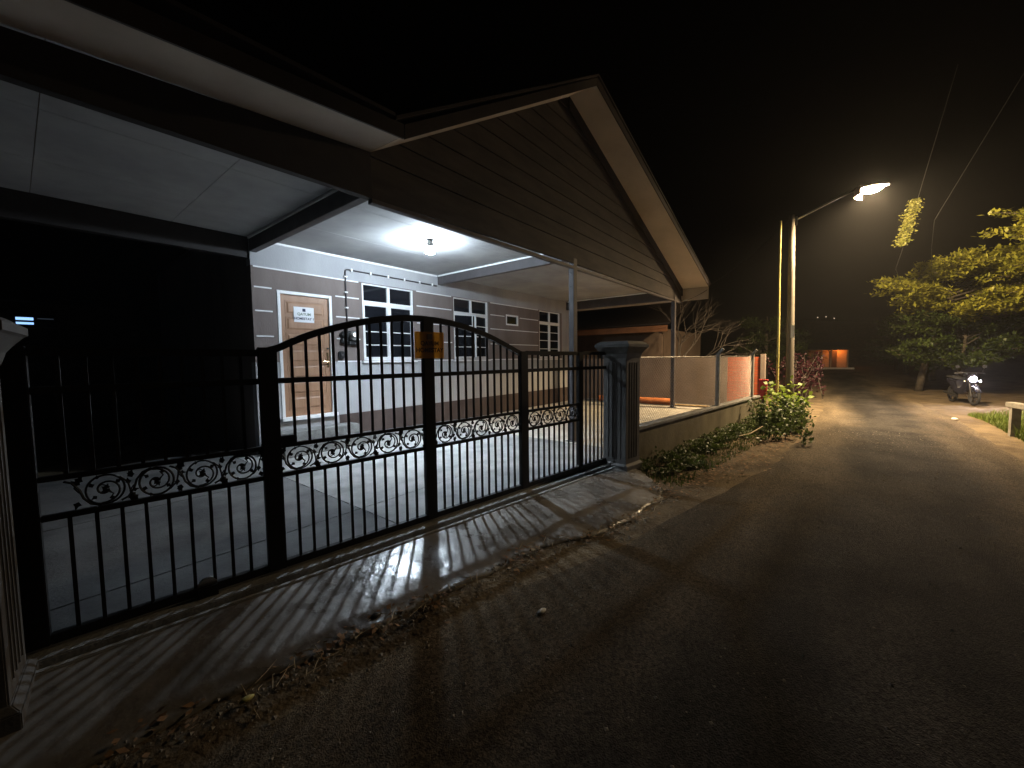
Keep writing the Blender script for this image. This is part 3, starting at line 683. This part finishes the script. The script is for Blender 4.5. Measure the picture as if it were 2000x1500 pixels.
# clay pipe and boards on the ground beside it
pp = MB(); pp.tube([(12.75, 3.75, .10), (12.62, 6.2, .10)], .115, 18, False); pp.tube([(12.75, 3.75, .10), (12.62, 6.2, .10)], .098, 18, False)
tag(pp.build('clay_pipe', 'clay_orange', smooth=True), 'orange clay pipe lying on the ground below the grey boundary wall', 'pipe')
for (x, y, l, a, lab) in ((12.95, 2.5, 1.5, 90, 'yellowish board lying at the foot of the boundary wall, road end'), (12.42, 3.2, 2.3, 92, 'long yellowish board lying between the carport post and clay pipe')):
    d_ = Vector((math.cos(R(a)), math.sin(R(a)), 0)); p = Vector((x, y, .005 if x > 12.4 else FZ+.02))
    tag(MB().bar(p, p + d_*l, .12, .035).build('board', 'wood_plank', bevel=.004), lab, 'board')
# cable from the eave to the pole
def sag(p, q, d_, n=16): return [Vector(p).lerp(Vector(q), i/n) - Vector((0,0, d_*4*(i/n)*(1-i/n))) for i in range(n+1)]
tag(MB().tube(sag((11.78, 3.40, 3.02), (12.33, 2.70, 3.40), .05), .007, 6).build('eave_cable', 'black_plastic'), 'short black cable looping from the carport post to the roof corner', 'cable')
tag(MB().tube(sag((12.36, 2.66, 3.52), (12.42, .80, 5.0), .12), .006, 6).build('service_cable', 'black_plastic'), 'thin service cable from the roof corner up to the concrete pole', 'cable')

# ================================================================== POLES AND STREET LAMP
PX, PY = 12.4, .755
up_ = thing('utility_pole', (PX, PY, GZ), 'grey concrete utility pole with a small white plate carrying the street lamp', 'pole')
MB().tube([(PX, PY-.02, GZ-.1), (PX, PY, .9), (PX, PY+.035, 3.6), (PX, PY+.05, 5.02)], [.105, .093, .076, .064], 16).build('shaft', 'pole_concrete', up_, smooth=True)
pd = Vector((-PX, -PY, 0)).normalized()
pc = Vector((PX, PY, 2.11)) + pd*.088; sd_ = Vector((-pd.y, pd.x, 0))
MB().bar(pc + Vector((0,0,-.16)) - sd_*-.03, pc + Vector((0,0,.16)) - sd_*-.03, .075, .006, pd).build('number_plate', 'paper_white', up_)
SL = Vector((12.4, -.673, 5.241))
MB().tube([(PX, PY+.04, 4.86), (PX, PY-.35, 5.02), (PX, PY-.8, 5.20), (PX, SL.y+.26, 5.33)], .024, 8).build('lamp_arm', 'steel', up_, smooth=True)
MB().bar((PX, PY-.03, 4.76), (PX, PY-.03, 4.96), .06, .06, (1,0,0)).build('arm_bracket', 'steel', up_)
hd = MB(); prof = [(-.30, .03, .0), (-.22, .075, .045), (0, .12, .07), (.2, .10, .06), (.28, .045, .03)]
for y, w, h_ in prof:
    for k in range(10):
        t = math.pi*k/9; hd.v.append(SL + Vector((w*math.cos(t), -y, .055 + h_*math.sin(t))))
for i in range(4):
    for k in range(9): hd.f.append((i*10+k, i*10+k+1, (i+1)*10+k+1, (i+1)*10+k))
hd.build('lamp_head', 'steel', up_, smooth=True)
# lens split to steer the light: strong light along the road away from the gate, weak light to the gate side
for ph0, m_ in ((-math.pi/2, 'street_glow'), (math.pi/2, 'street_glow_back')):
    ln = MB(); n = 9
    for j in range(7):
        a = math.pi/2*j/6
        for k in range(n):
            t = ph0 + math.pi*k/(n-1); ln.v.append(SL + Vector((.105*math.cos(a)*math.cos(t), .20*math.cos(a)*math.sin(t), .05 - .11*math.sin(a))))
    for j in range(6):
        for k in range(n-1): ln.f.append((j*n+k, j*n+k+1, (j+1)*n+k+1, (j+1)*n+k))
    ln.build('lamp_lens', m_, up_, smooth=True)
sh_ = MB(); n = 13
for i in range(n):      # shield added to keep the lamp's light off the gable
    a = R(lerp(30, 138, i/(n-1))); u = Vector((.30*math.cos(a), .30*math.sin(a), 0))
    sh_.v += [SL + u + Vector((0,0,.09)), SL + u + Vector((0,0,-.105)), SL + u*1.02 + Vector((0,0,.09)), SL + u*1.02 + Vector((0,0,-.105))]
for i in range(n-1): sh_.f += [(4*i,4*i+4,4*i+5,4*i+1), (4*i+2,4*i+3,4*i+7,4*i+6), (4*i,4*i+2,4*i+6,4*i+4), (4*i+1,4*i+5,4*i+7,4*i+3)]
sh_.f += [(0,1,3,2), (4*n-4,4*n-2,4*n-1,4*n-3)]
sh_.build('added_shield', 'beam_grey', up_)
bp_ = thing('bamboo_pole', (12.1, 1.0, GZ), 'thin yellow bamboo pole standing left of the concrete utility pole', 'pole')
pts = [(12.1 + .003*math.sin(i*1.7), .985 + .0022*i + .003*math.sin(i*.7), GZ + .33*i) for i in range(16)]
MB().tube(pts, [.034 - .0009*i for i in range(16)], 10).build('culm', 'bamboo', bp_, smooth=True)
for i in range(1, 15):
    MB().tube([Vector(pts[i]) - Vector((0,0,.008)), Vector(pts[i]) + Vector((0,0,.008))], .039 - .0009*i, 10).build('node', 'bamboo', bp_)
rb = thing('red_box', (12.0, 1.27, GZ), 'dark red metal box on a stand beside the bamboo pole', 'box')
MB().box(11.9, 12.1, 1.20, 1.37, .40, .86).build('box_body', 'red_paint', rb, bevel=.015)
MB().box(11.88, 12.12, 1.18, 1.39, .861, .90).build('lid', 'red_paint', rb, bevel=.008)
MB().box(11.97, 12.03, 1.25, 1.31, GZ-.05, .399).build('stand', 'beam_grey', rb)

# ================================================================== PLANTS
def leaf_quads(b_, p, d_, nrm, l, w):
    d_ = d_.normalized(); sd = d_.cross(nrm)
    if sd.length < 1e-4: sd = d_.orthogonal()
    sd.normalize()
    b_.add([p, p + d_*l*.45 + sd*w, p + d_*l, p + d_*l*.45 - sd*w], [(0, 1, 2, 3)])
def rv(): return Vector((random.gauss(0,1), random.gauss(0,1), random.gauss(0,1))).normalized()
# weeds along the low wall
b_ = MB()
for i in range(7500):
    x = 5.35 + 6.2*random.random()**.9; wl = WA.y + (x-WA.x)*WD.y/WD.x - .02
    dep = poly_at([(5.3, .55), (6, .75), (7.5, .62), (8.5, .6), (9.2, .9), (11.6, 1.0)], x)
    dep *= .75 + .5*noise.noise(Vector((x*1.4, 0, 3)))
    u = random.random(); y = wl - dep*u
    cl = noise.noise(Vector((x*2.4, y*2.4, 7)))
    if cl < -.22 and u > .2: continue
    hmax = (.07 + .20*max(0, cl+.25)) * (1.15 - .8*u)
    p = Vector((x, y, GZ + hmax*random.random())); d_ = rv(); d_.z = abs(d_.z)*.6
    leaf_quads(b_, p, d_, Vector((0,0,1)) + rv()*.6, random.uniform(.035, .075), random.uniform(.012, .022))
tag(b_.build('roadside_weeds', 'weed_leaf'), 'low leafy weeds growing along the foot of the low wall', 'weeds', kind='stuff')
# bush at the poles
bs = thing('leafy_bush', (10.6, .85, GZ), 'leafy green bush around the foot of the poles at the wall end', 'bush')
b_ = MB(); st_ = MB(); b2 = MB()
for i in range(46):
    c = Vector((10.3 + random.gauss(0, .55), .80 + random.gauss(0, .26), GZ)); hgt = random.uniform(.3, .75)*(1 - .25*abs(c.x-10.6))
    if c.y < .25: hgt *= .5
    top = c + Vector((random.gauss(0,.15), random.gauss(0,.12), max(.2, hgt)))
    st_.tube([c, c.lerp(top, .5) + rv()*.04, top], [.009, .007, .003], 5)
    for k in range(58):
        t = random.uniform(.15, 1); p = c.lerp(top, t) + rv()*.15*random.random(); p.z = max(p.z, GZ+.01)
        leaf_quads(b_, p, rv() + Vector((0,0,.2)), Vector((0,0,1)) + rv()*.7, random.uniform(.05, .10), random.uniform(.018, .034))
tag(b_.build('leaves', 'weed_leaf', bs), kind='stuff'); tag(st_.build('stems', 'bark', bs), kind='stuff')
for i in range(16):      # tall creeper with broad bright leaves climbing by the pole
    c = Vector((11.6 + random.gauss(0, .25), max(.5, .75 + random.gauss(0, .22)), GZ)); top = c + Vector((0, random.gauss(0,.1), random.uniform(.45, 1.0)))
    for k in range(20):
        p = c.lerp(top, random.uniform(.3, 1)) + rv()*.13
        leaf_quads(b2, p, rv(), Vector((0,0,1)) + rv()*.8, random.uniform(.09, .16), random.uniform(.04, .065))
b2.build('broad_leaves', 'bush_leaf', bs)
# grass on the right verge
def grass(n, fx, name, label, m='grass_leaf', hr=(.08, .24)):
    b_ = MB()
    for i in range(n):
        x, y, k = fx(); p = Vector((x, y, GZ-.02)); h_ = random.uniform(*hr)*k; a = random.random()*6.28
        d_ = Vector((math.cos(a), math.sin(a), 0)); sd = Vector((-d_.y, d_.x, 0))*.006; lean = d_*h_*random.uniform(.1, .7)
        b_.add([p-sd, p+sd, p+lean*.4+Vector((0,0,h_*.6))+sd*.7, p+lean+Vector((0,0,h_)), p+lean*.4+Vector((0,0,h_*.6))-sd*.7], [(0,1,2,4), (4,2,3)])
    return tag(b_.build(name, m), label, 'grass', kind='stuff')
def right_verge():
    x = random.uniform(9.2, 15.5); y = poly_at(RE, x) - .35 - 1.6*random.random()**1.3
    return x, y, (.35 + max(0, noise.noise(Vector((x*1.5, y*1.5, 1)))+.45)*1.2)
grass(9000, right_verge, 'verge_grass', 'short green grass on the right hand verge below the parapet')
def left_verge():
    x = random.uniform(5.0, 10.8); wl = WA.y + (x-WA.x)*WD.y/WD.x
    return x, wl - random.uniform(.05, .8), .5*(.3 + max(0, noise.noise(Vector((x*2, 1, 1)))+.3))
grass(3500, left_verge, 'wall_grass', 'thin dark grass among the weeds by the low wall', 'weed_leaf')
# trees on the right
def tree(name, base, height, crown, n_br, n_leaf, label, leaf='tree_leaf', lsize=(.09, .22), trunk_r=.16, layers=None, lean=(0, 0)):
    t = thing(name, base, label, 'tree'); base = Vector(base); tr = MB(); lf = MB()
    top = base + Vector((lean[0], lean[1], height))
    tr.tube([base - Vector((0,0,.1)), base.lerp(top, .35) + Vector((.1, .06, 0)), base.lerp(top, .7), top], [trunk_r*1.25, trunk_r, trunk_r*.7, trunk_r*.25], 10)
    cx_, cy_, cz_, rx, ry, rz = crown
    ends = []
    for i in range(n_br):
        a = 2*math.pi*(i*.381966 + random.random()*.06); zl_ = cz_ + rz*(random.random()*2-1)*.9
        s_ = max(.2, math.sqrt(max(0, 1-((zl_-cz_)/rz)**2)))
        e = Vector((cx_ + rx*s_*math.cos(a)*random.uniform(.75, 1.0), cy_ + ry*s_*math.sin(a)*random.uniform(.75, 1.0), zl_ + random.uniform(.0, .25)))
        o = base.lerp(top, min(.95, max(.35, (zl_ - .5 - base.z)/height)))
        m1 = o.lerp(e, .5) + Vector((0, 0, .12))
        tr.tube([o, m1, e], [trunk_r*.35, trunk_r*.2, .012], 6)
        for k in range(3):
            q0 = o.lerp(e, .35 + .2*k); e2 = q0 + (e - o)*.35 + rv()*.7; e2.z = q0.z + random.uniform(-.1, .3)
            tr.tube([q0, e2], [trunk_r*.12, .008], 5); ends += [(q0, e2)]
        ends += [(o.lerp(e, .4), e)] * 3
    for i in range(n_leaf):
        a, c = random.choice(ends); t_ = random.random()**.6; p = a.lerp(c, t_)
        p = p + Vector((random.gauss(0,.12), random.gauss(0,.12), random.gauss(0,.055)))
        d_ = rv(); d_.z = d_.z*.5 + .15
        leaf_quads(lf, p, d_, Vector((0,0,1)) + rv()*.5, random.uniform(*lsize), random.uniform(.022, .05))
    tr.build('trunk', 'bark', t, smooth=True); lf.build('crown', leaf, t)
    return t
tree('spreading_tree', (24.5, -3.1, GZ), 4.7, (22.4, -4.3, 4.0, 3.2, 2.6, .95), 46, 40000, 'broad spreading tree with lamplit yellow green leaves on the right of the road', lean=(-.9, -.8), trunk_r=.11)
tree('roadside_tree', (21.0, -8.4, GZ), 6.0, (19.4, -6.0, 4.75, 2.4, 2.15, 1.15), 30, 20000, 'tall leafy tree reaching in from the right picture edge', lean=(-.6, .8))
tree('dark_tree', (23.9, -4.3, GZ), 3.0, (23.2, -3.95, 2.0, 2.0, 1.9, 1.05), 26, 16000, 'low dark leafy tree under the spreading tree', leaf='weed_leaf', trunk_r=.07)
for i, (x, y, h_, lab) in enumerate(((31, 3.2, 4.2, 'dark roadside tree behind the magenta shrub'), (41, 2.9, 5.0, 'dark tree left of the road short of the far house'), (52, 4.2, 5.0, 'farthest dark tree left of the road near the orange house'),
        (34, -4.9, 5.0, 'dark tree right of the road behind the spreading tree'), (44, -4.9, 5.0, 'dark tree right of the road short of the far house'), (55, -5.4, 5.5, 'farthest dark tree right of the road near the orange house'))):
    tree('verge_tree', (x, y, GZ), h_, (x, y, h_*.48, 2.8, 2.2, h_*.46), 26, 7000, lab, leaf='weed_leaf', trunk_r=.12, lsize=(.2, .4))['group'] = 'dark trees along the far road'
# bougainvillea behind the poles
mb = thing('flowering_shrub', (19, .9, GZ), 'dark magenta flowering shrub at the roadside behind the utility pole', 'shrub')
b_ = MB(); st_ = MB()
for i in range(26):
    c = Vector((18.6 + random.gauss(0,.5), 1.0 + random.gauss(0,.3), GZ)); top = c + Vector((random.gauss(0,.3), random.gauss(-.1,.45), random.uniform(.8, 1.75)))
    st_.tube([c, c.lerp(top, .6) + rv()*.1, top], [.02, .012, .004], 5)
    for k in range(70):
        p = c.lerp(top, random.uniform(.2, 1)) + rv()*.25*random.random(); p.z = max(p.z, GZ+.02)
        leaf_quads(b_, p, rv(), rv(), random.uniform(.06, .12), random.uniform(.025, .045))
b_.build('flowers', 'flower_leaf', mb); tag(st_.build('stems', 'bark', mb), kind='stuff')
# bare tree and neighbour's house behind the boundary wall
bt = thing('bare_tree', (15.0, 4.2, GZ), 'leafless tree with thin twigs behind the boundary wall', 'tree')
tw = MB()
def branch(p, d_, l, r, lev):
    q = p + d_*l; mid = p.lerp(q, .5) + rv()*l*.08
    tw.tube([p, mid, q], [r, r*.8, r*.55], 6 if lev < 2 else 4)
    if lev >= 5: return
    for k in range(3 if lev < 3 else 2):
        nd = (d_ + rv()*.75 + Vector((0, -.18, .10))).normalized()
        branch(q if k else mid.lerp(q, .6), nd, l*random.uniform(.58, .82), r*.55, lev+1)
random.seed(21)
branch(Vector((15.0, 4.25, GZ-.1)), Vector((0, -.05, 1)).normalized(), 1.45, .075, 0)
branch(Vector((15.1, 4.15, GZ+.9)), Vector((-.05, -.75, .66)).normalized(), 1.05, .036, 1)
tw.build('trunk', 'pale_bark', bt)
nb = thing('neighbour_house', (20, 9, GZ), 'dim neighbouring house with orange eave behind the boundary wall', 'house')
MB().box(17.6, 17.8, 5.6, 16, GZ-.1, 2.75).build('wall', 'dark_wall', nb)
MB().box(17.8, 24, 5.6, 5.8, GZ-.1, 2.75).build('wall', 'dark_wall', nb)
MB().box(16.5, 16.54, 5.1, 16.5, 2.55, 2.80).build('fascia', 'fascia_orange', nb)
b_ = MB(); pts = [(16.45, 5.0, 2.83), (16.45, 16.6, 2.83), (20.5, 16.6, 4.4), (20.5, 5.0, 4.4)]; b_.hexa(pts, [(x,y,z+.05) for x,y,z in pts]); b_.build('roof', 'roof_metal', nb)
for y in (5.35, 9.4): MB().box(16.62, 16.74, y, y+.12, GZ-.1, 2.55).build('porch_post', 'dark_wall', nb)
MB().box(17.56, 17.598, 7.4, 8.6, 1.0, 2.1).build('window', 'glass_dark', nb)
# left: outbuilding beyond the open yard with a louvred window
sh = thing('outbuilding', (-.5, 15.2, GZ), 'unlit outbuilding behind the left yard with two glowing blue window slits', 'building')
MB().box(-5, 2.2, 15.0, 15.15, GZ-.1, 3.0).build('wall', 'dark_wall', sh)
MB().box(-5.2, 2.3, 14.8, 18, 3.0, 3.08).build('roof', 'roof_metal', sh)
MB().box(.08, .72, 14.965, 15.0, 2.40, 2.72).build('window', 'glass_dark', sh)
MB().box(.11, .38, 14.95, 14.96, 2.575, 2.64).build('lit_slit', 'blue_glow', sh)
MB().box(.11, .38, 14.95, 14.96, 2.475, 2.525).build('lit_slit', 'blue_glow', sh)
MB().box(.44, .70, 14.95, 14.96, 2.61, 2.635).build('lit_slit', 'blue_dim', sh)

# ================================================================== RIGHT VERGE: PARAPET, MOTORCYCLE, CABLES
pr = thing('culvert_parapet', (11, -3.0, GZ), 'pale concrete parapet rail at the right picture edge above the grass', 'parapet')
MB().bar((12.15, -2.83, .49), (9.3, -3.3, .49), .14, .10).build('rail', 'post_concrete', pr, bevel=.012)
for t in (.06, .5, .94):
    p = Vector((12.15, -2.83, 0)).lerp(Vector((9.3, -3.3, 0)), t); MB().box(p.x-.07, p.x+.07, p.y-.06, p.y+.06, GZ-.1, .438).build('rail_post', 'post_concrete', pr)
mc = thing('motorcycle', (18.9, -3.42, GZ), 'dark motorcycle with its headlight on, stopped at the right roadside', 'motorcycle')
mo = Vector((18.9, -3.42, GZ)); ma = R(192); F = Vector((math.cos(ma), math.sin(ma), 0)); S_ = Vector((-F.y, F.x, 0))
def mp_(f, s=0., z=0.): return mo + F*f + S_*s + Vector((0,0,z))
for f in (.62, -.60):
    w = MB(); n, m_ = 28, 8
    for i in range(n):
        a = 2*math.pi*i/n
        for k in range(m_):
            t = 2*math.pi*k/m_; r_ = .245 + .038*math.cos(t); w.v.append(mp_(f + r_*math.cos(a), .04*math.sin(t), .285 + r_*math.sin(a)))
    for i in range(n):
        for k in range(m_): w.f.append((i*m_+k, ((i+1)%n)*m_+k, ((i+1)%n)*m_+(k+1)%m_, i*m_+(k+1)%m_))
    wh = w.build('wheel', 'tyre', mc, smooth=True)
    sp = MB(); sp.lathe([(.05, -.05), (.05, .05)], mp_(f, 0, .285), 12, S_)
    for i in range(6):
        a = math.pi*i/3; sp.bar(mp_(f, 0, .285), mp_(f + .22*math.cos(a), 0, .285 + .22*math.sin(a)), .02, .02, S_)
    sp.build('hub', 'black_plastic', wh)
fk = MB()
for s in (-.07, .07): fk.tube([mp_(.62, s, .285), mp_(.45, s, .80)], .018, 8)
fk.build('fork', 'black_plastic', mc)
bd = MB(); side = [(.50, .92), (.40, 1.0), (.30, .80), (.10, .55), (-.05, .52), (-.15, .74), (-.75, .80), (-.82, .72), (-.55, .55), (-.20, .32), (.15, .30), (.38, .42), (.52, .66)]
bd.prism(side, lambda f, z: mp_(f, -.11, z), lambda f, z: mp_(f, .11, z)); bd.build('body', 'bike_paint', mc, bevel=.03)
fm = MB(); fm.prism([(.36, .62), (.62, .60), (.88, .42), (.84, .40), (.62, .545), (.36, .56)], lambda f, z: mp_(f, -.06, z), lambda f, z: mp_(f, .06, z)); fm.build('front_mudguard', 'bike_paint', mc, bevel=.01)
se = MB(); se.prism([(-.10, .76), (-.12, .82), (-.40, .84), (-.78, .87), (-.82, .82)], lambda f, z: mp_(f, -.12, z), lambda f, z: mp_(f, .12, z)); se.build('seat', 'tyre', mc, bevel=.02)
hb = MB(); hb.tube([mp_(.28, -.34, .98), mp_(.36, -.12, 1.0), mp_(.36, .12, 1.0), mp_(.28, .34, .98)], .014, 8); hb.build('handlebar', 'black_plastic', mc)
for s in (-.26, .26):
    mi = MB(); mi.tube([mp_(.32, s, .99), mp_(.34, s*1.15, 1.15)], .006, 6); mi.lathe([(.0, -.01), (.05, -.008), (.05, .008), (.0, .01)], mp_(.34, s*1.15, 1.19), 12, F); mi.build('mirror', 'black_plastic', mc)
MB().lathe([(.085, 0), (.08, .015), (.05, .035), (0, .04)], mp_(.50, 0, .80), 16, F).build('headlight', 'headlight_glow', mc, smooth=True)
for s, m_ in ((.17, 'headlight_glow'), (-.17, 'indicator_glow')):
    MB().lathe([(.016, 0), (.012, .015), (0, .018)], mp_(.46, s, .74), 10, F).build('indicator', m_, mc)
MB().tube([mp_(-.05, -.13, .25), mp_(-.75, -.14, .33)], [.022, .042], 10).build('exhaust', 'black_plastic', mc)
MB().bar(mp_(-.05, .1, .30), mp_(-.12, .26, 0.0), .02, .02, F).build('side_stand', 'steel', mc)
# overhead cables and a hanging creeper
c1 = MB(); c1.tube([(17, -2.62, 9.6), (17, -2.09, 6.84), (17, -1.70, 4.8), (17.6, -1.60, 4.2), (21.5, -2.2, 4.0)], .007, 6)
hv = thing('hanging_creeper', (18, -1.9, 4.5), 'leafy creeper hanging on an overhead cable right of the street lamp', 'creeper')
c1.build('cable', 'black_plastic', hv)
b_ = MB()
for i in range(1300):
    t = random.random(); p = Vector((17.02, lerp(-1.66, -1.90, t), lerp(4.80, 6.1, t))) + Vector((random.gauss(0,.09), random.gauss(0,.075), 0))
    leaf_quads(b_, p, rv() - Vector((0,0,.4)), rv(), random.uniform(.04, .09), random.uniform(.015, .03))
b_.build('creeper_leaves', 'vine_leaf', hv)
tag(MB().tube([(17, -4.15, 9.6), (17, -2.825, 6.556), (17, -2.318, 5.397), (18.2, -2.45, 4.8), (22, -3.0, 4.2)], .006, 6).build('overhead_cable', 'black_plastic'), 'bare overhead cable slanting down to the tree, right of the creeper', 'cable')

# ================================================================== FAR END OF THE ROAD
fh = thing('far_house', (66, 0, GZ), 'far house glowing orange at the end of the road', 'house')
MB().box(66, 66.2, -1.9, 5, GZ-.1, 3.0).build('wall', 'far_wall', fh)
b_ = MB(); pts = [(61.0, -2.1, 2.1), (66.3, -2.1, 3.1), (66.3, 5, 3.1), (61.0, 5, 2.1)]; b_.hexa(pts, [(x,y,z+.1) for x,y,z in pts]); b_.build('roof', 'roof_metal', fh)
for y in (-1.9, -.35, .55, 2.2): MB().box(61.4, 61.62, y, y+.15, GZ-.1, 2.12).build('porch_post', 'far_wall', fh)
for y, z in ((-.9, 2.1), (.7, 2.0)): MB().box(65.93, 65.98, y, y+.75, GZ, z).build('door', 'dark_wall', fh)
MB().lathe([(.09, 0), (.09, .06), (.03, .1)], (65.3, -.9, 2.2), 10).build('lamp', 'sodium_glow', fh)
fk_ = MB(); fk_.box(57.5, 58.0, -2.3, 1.3, GZ-.05, .10)
tag(fk_.build('far_kerb', 'white_trim', bevel=.03), 'low white kerb glowing in front of the far orange house', 'kerb')
for i, (y, z) in enumerate(((2.75, 12.757), (.8, 12.8), (-1.1, 12.2))):
    lab = ['left', 'middle', 'right'][i]
    t = thing('hill_lamp', (150, y, z-.6), f'tiny distant lamp on the dark hillside, {lab} one of three', 'lamp', 'tiny lamps on the far hillside')
    MB().tube([(150, y, z-.6), (150, y, z-.1)], .05, 6).build('post', 'dark_wall', t)
    MB().lathe([(.0, -.12), (.12, -.06), (.13, .04), (.05, .12)], (150, y, z), 8).build('globe', 'far_glow', t)
hl = MB(); hp = []
for i in range(21):
    for j in range(9):
        x = 100 + j*12; y = -60 + i*6; hp.append((x, y, GZ - .5 + 12.2*(j/4.2 if j < 4.2 else 1)*(1 + .12*math.sin(i*.8+j))* (1 if j else 0)))
hl.v = [Vector(p) for p in hp]
for i in range(20):
    for j in range(8): hl.f.append((i*9+j, i*9+j+1, (i+1)*9+j+1, (i+1)*9+j))
tag(hl.build('hill', 'dirt', smooth=True), kind='structure')

# ================================================================== LITTER ON THE GROUND
def edge_pt(s, extra=0.):
    return gp(s, -(.205 + poly_at(ED, s) + extra), 0)
b_ = MB()
for i in range(950):
    s = random.uniform(.2, 5.2); c = noise.noise(Vector((s*2.2, 4, 0)))
    if random.random() > .35 + c*1.2: continue
    p = edge_pt(s, random.gauss(.02, .07)); p.z = GZ + .008 + random.random()*.02
    leaf_quads(b_, p, Vector((random.gauss(0,1), random.gauss(0,1), random.gauss(0,.25))), Vector((0,0,1)) + rv()*.35, random.uniform(.02, .06), random.uniform(.006, .018))
for i in range(500):
    x = random.uniform(4.6, 10.5); y = poly_at([(4.6, 1.55), (6, 1.1), (8, .75), (10.5, .5)], x) + random.gauss(0, .16)
    leaf_quads(b_, Vector((x, y, GZ+.012+random.random()*.01)), Vector((random.gauss(0,1), random.gauss(0,1), .1)), Vector((0,0,1)) + rv()*.3, random.uniform(.03, .07), random.uniform(.01, .022))
tag(b_.build('fallen_leaves', 'dry_leaf'), 'brown fallen leaves along the dirty edge of the apron', 'leaves', kind='stuff')
b_ = MB()
for i in range(150):
    s = random.uniform(.6, 4.6); p = edge_pt(s, random.gauss(.02, .08)); p.z = GZ + .016; a = random.gauss(0, .9)
    d_ = Vector((math.cos(a), math.sin(a), random.gauss(0,.06)))*random.uniform(.03, .16)
    b_.tube([p, p + d_*.5 + rv()*.004, p + d_], [.002, .0025, .001], 4)
tag(b_.build('straw_litter', 'straw'), 'dry straw and twigs scattered along the apron edge', 'straw', kind='stuff')
b_ = MB()
def pebble(b_, p, r):
    n0 = len(b_.v); k = [random.uniform(.7, 1.3) for _ in range(6)]
    pts = [(r*k[0],0,0), (0,r*k[1],0), (-r*k[2],0,0), (0,-r*k[3],0), (0,0,r*.6*k[4]), (0,0,-r*.5)]
    b_.add([p + Vector(q) for q in pts], [(0,1,4),(1,2,4),(2,3,4),(3,0,4),(1,0,5),(2,1,5),(3,2,5),(0,3,5)])
for i in range(2600):
    x = random.uniform(-.5, 1)**1 * 0 + random.uniform(.2, 11); l = poly_at(LE, x); r_ = poly_at(RE, x)
    y = lerp(r_, l, random.random()) + .15
    t = max(0, min(1, (y-r_)/(l-r_)))
    pebble(b_, Vector((x, y, GZ + .007 + .02*math.sin(math.pi*t))), random.choice((.003, .004, .005, .005, .006, .008, .011)))
for i in range(900):
    s = random.uniform(-.2, 5.2); p = edge_pt(s, random.gauss(.04, .12)); p.z = GZ + .004
    pebble(b_, p, random.choice((.004, .006, .009, .014)))
tag(b_.build('loose_gravel', 'stone'), 'loose gravel scattered over the road and its edge', 'gravel', kind='stuff')
def single(name, x, y, r, label, cat, m, flat=1.):
    b_ = MB(); n = 8; prof = [(.0, -.2*r), (r*.8, -.1*r), (r, .25*r*flat), (r*.6, .6*r*flat), (.0, .7*r*flat)]
    b_.lathe(prof, (x, y, GZ + .012), 9)
    b_.v = [Vector((x + (v.x-x)*1.5, y + (v.y-y)*(.8+.3*noise.noise(v*30)), v.z)) for v in b_.v]
    return tag(b_.build(name, m, smooth=True), label, cat)
single('pale_stone', 1.98, 1.36, .028, 'pale stone lying alone on the asphalt in front of the apron', 'stone', 'litter_white')
single('crushed_cup', 14.15, -2.45, .08, 'white crushed cup on the right edge of the road', 'litter', 'litter_white', .6)
single('white_scrap', 8.9, 1.02, .045, 'larger white scrap lying in the weeds before the bush', 'litter', 'litter_white', .5)
single('paper_scrap', 8.7, .95, .03, 'smaller white scrap beside the larger one in the weeds', 'litter', 'litter_white', .4)
single('yellow_fruit', .60, 2.10, .022, 'small yellow fruit on the dark ground near the left end of the apron', 'fruit', 'bamboo')
single('dark_lump', 1.32, 2.16, .028, 'dark round lump on the lower edge of the apron', 'stone', 'black_plastic')
single('flat_chip', 2.42, -.56, .035, 'dark flat chip on the asphalt at the lower right', 'stone', 'beam_grey', .4)
tag(MB().tube([(8.1, 1.22, GZ+.16), (8.6, 1.1, GZ+.15), (9.5, 1.0, GZ+.17)], [.008, .010, .006], 6).build('fallen_stick', 'straw'), 'thin pale stick lying across the weeds before the bush', 'stick')

# ================================================================== HAZE ADDED FOR LAMP GLOW
hz = MB().box(-405, 405, -405, 405, -2.2, 16).build('haze', 'dirt')
tag(hz, 'thin haze added to give the lamps a glow', 'haze', kind='stuff')
m = bpy.data.materials.new('glow_haze'); m.use_nodes = True; nt = m.node_tree; nt.nodes.clear()
pv = nt.nodes.new('ShaderNodeVolumePrincipled'); pv.inputs['Color'].default_value = (.95, .95, .95, 1); pv.inputs['Density'].default_value = .001
pv.inputs['Anisotropy'].default_value = .5
mo_ = nt.nodes.new('ShaderNodeOutputMaterial'); nt.links.new(pv.outputs[0], mo_.inputs['Volume'])
hz.data.materials.clear(); hz.data.materials.append(m)
